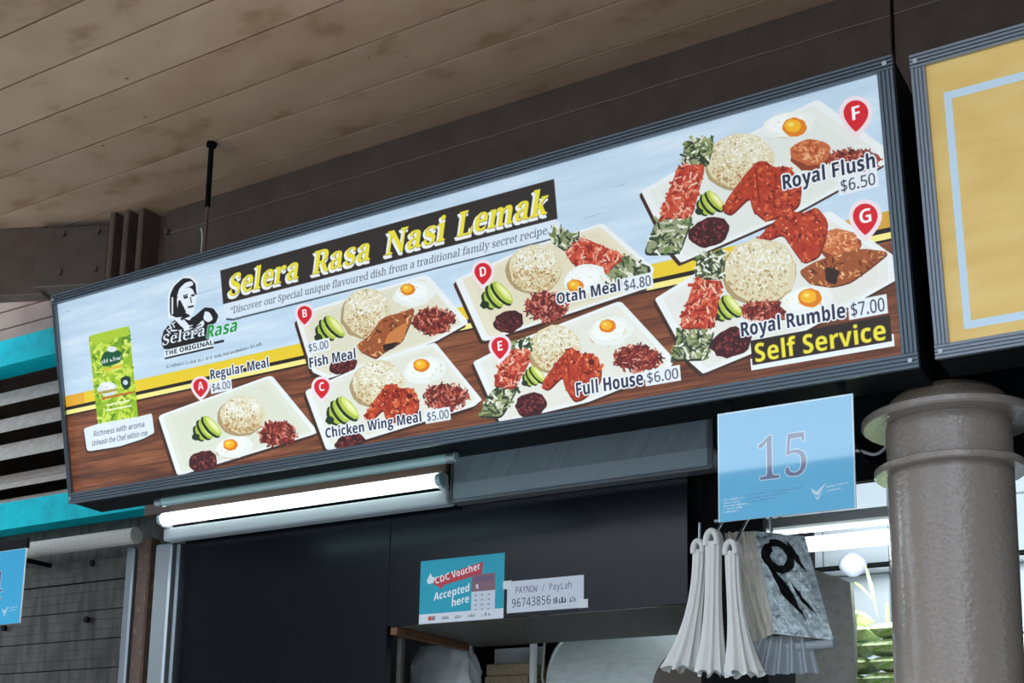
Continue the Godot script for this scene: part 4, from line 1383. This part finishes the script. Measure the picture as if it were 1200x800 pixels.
func build_interior():
	var st := begin()
	var bw := structure("wall_back", "pale tiled back wall inside the stall", "wall", Vector3(-1.8, 0, -4.7))
	box(st, Vector3(-1.6, 0, -0.1), Vector3(1.45, 3.0, 0.0), 0.0)
	put(st.commit(), "wall_panel", M.grout, bw)
	var tile := box_mesh(Vector3(0.245, 0.245, 0.012), 0.003)
	for i in 8:
		for j in 5:
			put(tile, "tile", M.tile, bw, Vector3(-0.30 + i * 0.25, 1.90 + j * 0.25, 0.006))
	var lw := structure("wall_side", "grey side wall inside the stall behind the navy partition", "wall", Vector3(-3.25, 0, -4.7))
	st = begin()
	box(st, Vector3(-0.1, 0, 0), Vector3(0, 3.0, 1.58), 0.0)
	put(st.commit(), "panel", M.hood_under, lw)
	var tc := structure("ceiling_inner", "pale ceiling inside the stall", "ceiling", Vector3(-1.8, 3.0, -3.9))
	st = begin()
	box(st, Vector3(-1.6, 0, -0.9), Vector3(1.45, 0.08, 0.84), 0.0)
	put(st.commit(), "panel", M.inner_wall, tc)
	# batten lamp inside
	var l := thing("kitchen_lamp", "bright double fluorescent lamp inside the stall", "lamp", Vector3(-0.98, 2.352, -3.5))
	st = begin()
	box(st, Vector3(-0.32, 0.086, -0.05), Vector3(0.32, 0.122, 0.03), 0.006)
	put(st.commit(), "housing", M.white_enamel, l)
	var glow := plain(Color.WHITE, 0.4)
	glow.emission_enabled = true
	glow.emission = Color(0.95, 1.0, 1.0)
	glow.emission_energy_multiplier = 0.75
	st = begin()
	tube(st, [Vector3(-0.285, 0.04, 0.0), Vector3(0.285, 0.04, 0.0)], 0.022, 18)
	put(st.commit(), "glowing_tube", glow, l)
	for s in [-1, 1]:
		st = begin()
		box(st, Vector3(0.297 * s - 0.012, 0.015, -0.02), Vector3(0.297 * s + 0.012, 0.088, 0.02), 0.002)
		put(st.commit(), "socket", M.white_enamel, l)
		st = begin()
		tube(st, [Vector3(0.25 * s, 0.12, -0.01), Vector3(0.25 * s, 0.648, -0.01)], 0.006, 8)
		put(st.commit(), "hanger", M.white_enamel, l)
	for k in 2:
		var al := AreaLight3D.new()
		al.name = "tube_light"
		l.add_child(al, true)
		al.area_size = Vector2(0.56, 0.06)
		al.position = Vector3(0, 0.012 if k == 0 else 0.04, 0.0 if k == 0 else -0.028)
		al.rotation_degrees = Vector3(-90, 0, 0) if k == 0 else Vector3(0, 0, 0)
		al.light_color = Color(0.92, 0.97, 1.0)
		al.light_energy = 0.05 if k == 0 else 0.45
		al.shadow_enabled = true
	# dark rail, shelf edge
	var rl := thing("hanging_rail", "thin black rail inside the stall below the kitchen lamp", "rail", Vector3(-1.35, 2.475, -4.28))
	st = begin()
	tube(st, [Vector3(-0.9, 0, 0), Vector3(0.8, 0, 0)], 0.009, 10)
	put(st.commit(), "bar", M.black, rl)
	for x in [-0.6, 0.7]:
		st = begin()
		tube(st, [Vector3(x, 0, 0), Vector3(x, 0.525, 0)], 0.005, 8)
		put(st.commit(), "hanger", M.black, rl)
	# pale pouch hanging on the rail
	var pc := thing("pale_pouch", "pale lilac plastic pouch hanging from the black rail", "pouch", Vector3(-1.233, 2.43, -4.25))
	st = begin()
	var prof := []
	for k in 13:
		var a := PI * k / 12.0
		prof.append(Vector2(0.042 * sin(a) * (1.0 - 0.15 * cos(a * 2)), 0.048 - 0.045 * cos(a)))
	lathe(st, prof, 20)
	put(st.commit(), "bag", M.pouch, pc)
	st = begin()
	tube(st, [Vector3(0, 0.09, 0), Vector3(0, 0.06, -0.02)], 0.004, 6)
	put(st.commit(), "string", M.white_enamel, pc)
	# shelf with the leaf-wrapped packets
	var sh := thing("packet_shelf", "dark shelf carrying the stack of green packets", "shelf", Vector3(-1.0, 1.86, -3.62))
	st = begin()
	box(st, Vector3(-0.22, 0, -0.32), Vector3(0.30, 0.03, 0.12), 0.003)
	put(st.commit(), "board", M.black, sh)
	for x in [-0.20, 0.28]:
		for z in [-0.30, 0.10]:
			st = begin()
			box(st, Vector3(x - 0.015, -1.86, z - 0.015), Vector3(x + 0.015, 0.0, z + 0.015), 0.003)
			put(st.commit(), "leg", M.black, sh)
	for k in 13:
		var col := k % 2
		var row := k / 2
		var t := thing("green_packet", ["bottom row", "second row", "third row", "fourth row", "fifth row", "sixth row", "topmost"][row] + (" green leaf-patterned packet, on the pillar side of the stack" if col == 1 else " green leaf-patterned packet, on the grey carton side of the stack"), "packet", Vector3(-1.08 + col * 0.155 + (0.012 if row % 2 == 1 else -0.008), 1.89 + row * 0.046, -3.62), "green packets on the shelf")
		st = begin()
		var nz := FastNoiseLite.new()
		nz.seed = 60 + k
		nz.frequency = 9.0
		for side in [1.0, -1.0]:
			var fn := func(u: float, v: float) -> Vector3:
				var x := (u - 0.5) * 0.15
				var z := (v - 0.5) * -0.17
				var e := pow(max(0.0, 1.0 - pow(abs(u - 0.5) * 2, 4)) * max(0.0, 1.0 - pow(abs(v - 0.5) * 2, 4)), 0.5)
				return Vector3(x, 0.023 + side * (e * 0.0215 + nz.get_noise_3d(x * 1.5, side, z * 1.5) * 0.005 * e), z)
			grid_surface(st, fn, 14, 14, side < 0)
		put(st.commit(), "wrapper", M.leafpack, t)
		for j in 3:
			st = begin()
			var x0 := -0.06 + j * 0.042
			var yy := 0.012 + 0.008 * j
			var fn2 := func(u: float, v: float) -> Vector3:
				return Vector3(x0 + u * 0.05, yy + (v - 0.5) * 0.011 * sin(PI * clamp(u, 0.02, 0.98)) + u * 0.006, 0.080 - 4.0 * pow(x0 + u * 0.05, 2) * 1.0 + 0.004)
			grid_surface(st, fn2, 8, 2)
			put(st.commit(), "leaf_edge", M.leaf, t)
	# plant blades behind the packets
	var pl := thing("leafy_sprig", "sprig of bright green leaf blades above the green packets", "plant", Vector3(-1.02, 1.89, -3.86))
	for d in [[-0.02, 0.36, -0.10, 0.45], [0.02, 0.36, 0.10, 0.46], [-0.03, 0.34, -0.06, 0.50], [0.03, 0.34, 0.04, 0.42]]:
		st = begin()
		var fn3 := func(u: float, v: float) -> Vector3:
			var x: float = lerp(d[0], d[2], u) + (v - 0.5) * 0.026 * sin(PI * u) * 0.6
			var yq: float = lerp(d[1], d[3], u * (1.6 - 0.6 * u)) - (v - 0.5) * 0.026 * sin(PI * u)
			return Vector3(x, yq, 0.01 * sin(u * 3.0))
		grid_surface(st, fn3, 10, 2)
		put(st.commit(), "blade", M.leaf, pl)
	st = begin()
	tube(st, [Vector3(0, 0, 0), Vector3(0.005, 0.2, 0), Vector3(0, 0.38, 0)], 0.006, 8)
	put(st.commit(), "stem", M.leaf, pl)
	# grey carton sheet behind the bags
	var a := at_z(957, 668, -3.42); var b := at_z(996, 682, -3.42); var c := at_z(1001, 738, -3.42); var d2 := at_z(958, 748, -3.42)
	var cd := thing("grey_carton", "folded grey carton behind the hanging plastic bags", "carton", Vector3(-1.1, 1.86, -3.42))
	var poly := PackedVector2Array()
	for q in [Vector3(-1.16, 1.89, 0), Vector3(-1.0, 1.89, 0), c, b, a, Vector3(-1.16, a.y, 0)]: poly.append(Vector2(q.x + 1.1, q.y - 1.86))
	if Geometry2D.is_polygon_clockwise(poly): poly.reverse()
	st = begin()
	prism(st, poly, -0.03, 0.0)
	put(st.commit(), "panel", M.cardboard_grey, cd)
	# ---- things under the navy cabinet
	var rs := thing("storage_shelf", "dark storage shelf under the navy cabinet", "shelf", Vector3(-1.85, 1.80, -3.75))
	st = begin()
	box(st, Vector3(-0.75, 0, -0.25), Vector3(0.56, 0.03, 0.2), 0.002)
	put(st.commit(), "board", M.black, rs)
	st = begin()
	box(st, Vector3(-0.75, -1.8, -0.27), Vector3(0.56, 0.75, -0.25), 0.0)
	put(st.commit(), "back_board", M.black, rs)
	for x in [-0.74, 0.55]:
		st = begin()
		box(st, Vector3(x - 0.01, -1.8, -0.25), Vector3(x + 0.01, 0.0, 0.2), 0.0)
		put(st.commit(), "side_board", M.black, rs)
	var cr := FastNoiseLite.new()
	cr.seed = 90
	cr.frequency = 14.0
	var pb := thing("clear_bag", "crumpled clear plastic bag under the navy cabinet", "bag", Vector3(-2.42, 1.83, -3.55))
	st = begin()
	var fb := func(u: float, v: float) -> Vector3:
		var ang := u * TAU
		var r := 1.0 - 0.25 * pow(v, 6)
		var p := Vector3(sign(cos(ang)) * pow(abs(cos(ang)), 0.5) * 0.125, v * 0.34, sign(sin(ang)) * pow(abs(sin(ang)), 0.6) * 0.06) * Vector3(r, 1, r)
		return p + Vector3(cos(ang), 0, sin(ang)) * cr.get_noise_3dv(p * Vector3(2.2, 0.7, 2.2)) * 0.022
	grid_surface(st, fb, 40, 24, true)
	put(st.commit(), "film", M.bag_film, pb)
	var wp := thing("white_sheet", "white card standing behind the clear plastic bag", "card", Vector3(-2.28, 1.83, -3.80))
	put(box_mesh(Vector3(0.20, 0.36, 0.01), 0.002, true), "board", M.white_enamel, wp)
	for k in 6:
		var cb := thing("flat_carton", ["bottom", "second lowest", "third lowest", "third highest", "second highest", "top"][k] + " flattened brown carton of the pile beside the clear bag", "carton", Vector3(-2.185 + 0.004 * (k % 3), 1.83 + k * 0.047, -3.62), "flattened cartons under the cabinet")
		put(box_mesh(Vector3(0.165, 0.046 - 0.008 * (k % 2), 0.14), 0.004, true), "sheet", M.cardboard, cb)
		cb.rotation.y = 0.06 * ((k % 3) - 1)
	var ws := thing("white_upright", "thin white upright beside the brown cartons", "post", Vector3(-2.083, 1.83, -3.56))
	put(box_mesh(Vector3(0.02, 0.42, 0.02), 0.003, true), "stick", M.white_enamel, ws)
	var wc := thing("hanging_wire", "thin grey wire hanging beside the steel drum", "wire", Vector3(-2.045, 1.83, -3.56))
	st = begin()
	tube(st, [Vector3(0, 0, 0), Vector3(0.02, 0.12, 0), Vector3(-0.004, 0.22, 0), Vector3(0.004, 0.345, 0)], 0.004, 8)
	put(st.commit(), "cord", M.bag_beige, wc)
	var dr := thing("steel_drum", "large pale steel drum lying under the navy cabinet", "drum", Vector3(-1.80, 1.83, -3.79))
	st = begin()
	var dp := []
	for k in 9:
		var q := k / 8.0
		dp.append(Vector2(0.186 + 0.004 * sin(q * PI), q * 0.52))
	lathe(st, [Vector2(0, 0)] + dp + [Vector2(0, 0.52)], 56)
	var dm := put(st.commit(), "body", M.pot, dr, Vector3(0.26, 0.191, 0))
	dm.rotation.z = PI / 2
	for e in [-0.255, 0.255]:
		st = begin()
		var path := []
		for k in 41: path.append(Vector3(e, 0.193 + cos(k * TAU / 40) * 0.187, sin(k * TAU / 40) * 0.187))
		tube(st, path, 0.005, 8, false)
		put(st.commit(), "rim", M.pot, dr)
	var tr := thing("brown_tray", "round brown tray standing behind the white bags", "tray", Vector3(-1.50, 1.83, -3.56))
	st = begin()
	lathe(st, [Vector2(0, 0), Vector2(0.125, 0), Vector2(0.15, 0.02), Vector2(0.153, 0.022), Vector2(0.125, 0.008), Vector2(0, 0.006)], 48)
	var tm := put(st.commit(), "dish", M.brown_tray, tr, Vector3(0, 0.153, 0))
	tm.rotation.x = PI / 2

func build_bags():
	# rail the bags hang on, between the navy cabinet and the pillar
	var y_rail := 2.302
	var rl := thing("bag_rail", "steel rail carrying the hanging plastic bags", "rail", Vector3(-1.0, y_rail, -2.76))
	var st := begin()
	tube(st, [Vector3(-0.125, 0, 0), Vector3(0.19, 0, 0)], 0.005, 10)
	put(st.commit(), "bar", M.alu_dark, rl)
	for x in [-0.10, 0.17]:
		st = begin()
		tube(st, [Vector3(x, 0, 0), Vector3(x, 0.2, 0.01), Vector3(x, 0.2355, 0.03)], 0.004, 8)
		put(st.commit(), "hanger", M.alu_dark, rl)
	var cr := FastNoiseLite.new()
	cr.seed = 33
	cr.frequency = 10.0
	# three white carrier bags: rolled handle at the top, pleats spreading to the hem
	var spec := [[820, 637, 798, 784, 0.0165], [836, 626, 834, 789, 0.0185], [858, 638, 872, 790, 0.0165]]
	var lab := ["white plastic carrier bag with its folds spread widest at the hem", "tallest white plastic carrier bag with a rolled handle loop", "slim white plastic carrier bag hanging beside the grey bag pack"]
	for k in 3:
		var s = spec[k]
		var z: float = -2.70 + [-0.06, 0.0, 0.045][k]
		var top := at_z(s[0], s[1], z)
		var bot := at_z(s[2], s[3], z)
		var t := thing("carrier_bag", lab[k], "bag", Vector3(top.x, bot.y, z), "white carrier bags on the rail")
		var hgt := top.y - bot.y
		var lean := bot.x - top.x
		var w0: float = s[4]
		st = begin()
		var kk: int = k
		var fn := func(u: float, v: float) -> Vector3:
			var a := u * TAU
			var spread: float = w0 * (1.0 + [1.5, 0.75, 1.3][kk] * pow(1.0 - v, 2.6)) * (1.0 - 0.12 * sin(v * PI))
			var pleat := 1.0 + (0.20 * pow(1.0 - v, 0.8) + 0.05) * sin(a * 9.0 + kk * 2.0 + v * 1.5)
			var xc := lean * pow(1.0 - v, 1.8)
			var hem := 0.006 * sin(a * 7.0 + kk) * pow(1.0 - v, 6.0)
			return Vector3(xc + cos(a) * spread * pleat, v * (hgt - w0) + hem, sin(a) * spread * 0.9 * pleat)
		grid_surface(st, fn, 108, 30, true)
		put(st.commit(), "pleated_body", M.bag_white, t)
		# rolled handle loop seen end-on, hollow in the middle
		st = begin()
		var path := []
		for i in 15:
			var a := -0.35 + (PI + 0.7) * i / 14.0
			path.append(Vector3(cos(a) * w0 * 0.72, hgt - w0 * 1.0 + sin(a) * w0 * 1.3, 0.0))
		for off in [-0.012, 0.0, 0.012]:
			var p2 := []
			for q in path: p2.append(q + Vector3(0, 0, off))
			tube(st, p2, w0 * 0.42, 10)
		put(st.commit(), "handle_loop", M.bag_white, t)
		st = begin()
		tube(st, [Vector3(0, hgt - w0 * 0.5, 0.002), Vector3(0.0, y_rail - bot.y, -2.76 - z)], 0.003, 8)
		put(st.commit(), "hook", M.alu_dark, t)
	# thick pack of glossy grey bags, hung with its face turned to the right
	var pk := thing("bag_pack", "thick pack of glossy grey plastic bags with black print hanging from the rail", "bag pack", Vector3(-1.0, 1.96, -2.76))
	var z0 := -2.735
	var tl := at_z(884, 622, z0) - pk.position
	var tr := at_z(943, 628, z0) - pk.position
	var br := at_z(977, 750, z0 + 0.03) - pk.position
	var bl := at_z(908, 742, z0 + 0.05) - pk.position
	var back := Vector3(-0.03, 0.006, -0.045)
	var fl0 := at_z(849, 624, z0 - 0.02) - pk.position
	var fl1 := at_z(874, 757, z0 - 0.02) - pk.position
	st = begin()
	var ff := func(u: float, v: float) -> Vector3:
		var p: Vector3 = bl.lerp(br, u).lerp(tl.lerp(tr, u), v)
		var e: float = min(1.0, min(u, 1.0 - u) * 8.0) * min(1.0, min(v, 1.0 - v) * 8.0)
		p += Vector3(-0.25, 0.1, 1.0).normalized() * (0.016 * sin(PI * v) * e + cr.get_noise_2d(u * 1.2 + v * 0.5, v * 0.5) * 0.010 * e - 0.012 * e * exp(-pow((u - 0.42 + (v - 0.5) * 0.5) * 14.0, 2)))
		return p
	grid_surface(st, ff, 36, 48)
	put(st.commit(), "printed_face", M.bag_clear, pk)
	# left edge showing the folded layers
	st = begin()
	var fs := func(u: float, v: float) -> Vector3:
		var outer: Vector3 = fl1.lerp(fl0, v)
		var inner: Vector3 = bl.lerp(tl, v)
		var p: Vector3 = outer.lerp(inner, u)
		p.z += 0.009 * sin(u * 26.0 + v * 3.0) * (1.0 - u) + 0.006 * cr.get_noise_2d(u * 0.9, v * 0.3)
		return p
	grid_surface(st, fs, 40, 24)
	put(st.commit(), "folded_edges", M.bag_beige, pk)
	st = begin()
	quad(st, tl + back, tl, tr, tr + back)
	quad(st, bl + back, br + back, br, bl)
	quad(st, tr, br, br + back, tr + back)
	quad(st, tl + back, tr + back, br + back, bl + back)
	put(st.commit(), "rear_layers", M.bag_beige, pk)
	# loose lower ends below the pack
	st = begin()
	var hem := bl + Vector3(0.0, -0.002, -0.03)
	var fl := func(u: float, v: float) -> Vector3:
		var p: Vector3 = hem + Vector3(-0.045 + u * 0.115 + (1.0 - v) * (u - 0.6) * 0.05, -0.085 * (1.0 - v), 0.012 * sin(u * 32.0) * (1.0 - 0.5 * v))
		return p
	grid_surface(st, fl, 60, 10)
	put(st.commit(), "loose_hems", M.bag_hem, pk)
	# black print: a ring and a slash across the face
	var n := Vector3(-0.1, 0.05, 1.0).normalized() * 0.004
	st = begin()
	var fr := func(u: float, v: float) -> Vector3:
		var a := u * TAU
		var r: float = lerp(0.55, 1.0, v)
		return (ff.call(0.42 + cos(a) * 0.30 * r + sin(a) * 0.05, 0.76 + sin(a) * 0.17 * r - cos(a) * 0.04) as Vector3) + n
	grid_surface(st, fr, 40, 4)
	put(st.commit(), "printed_ring", M.black, pk)
	for d in [[0.22, 0.66, 0.62, 0.16, 0.075], [0.55, 0.52, 0.86, 0.20, 0.04], [0.62, 0.93, 0.90, 0.62, 0.06]]:
		st = begin()
		var fk := func(u: float, v: float) -> Vector3:
			var w: float = d[4] * sin(PI * clamp(u, 0.04, 0.96))
			return (ff.call(clamp(lerp(d[0], d[2], u) + (v - 0.5) * w * 2.0, 0.02, 0.98), clamp(lerp(d[1], d[3], u) + sin(u * 9.0) * 0.01, 0.02, 0.98)) as Vector3) + n
		grid_surface(st, fk, 24, 3)
		put(st.commit(), "printed_slash", M.black, pk)
	# rolled bottom edge
	st = begin()
	var bp := []
	for i in 15:
		var e := i / 14.0
		bp.append(fl1.lerp(bl, 0.3).lerp(br, e) + Vector3(0, -0.004 - 0.006 * sin(PI * e), -0.008))
	tube(st, bp, 0.012, 10)
	put(st.commit(), "bottom_roll", M.bag_hem, pk)
	st = begin()
	tube(st, [Vector3(tl.x + 0.03, tl.y + 0.0, tl.z - 0.03), Vector3(tl.x + 0.03, y_rail - pk.position.y, -2.76 - pk.position.z)], 0.004, 8)
	put(st.commit(), "hook", M.alu_dark, pk)
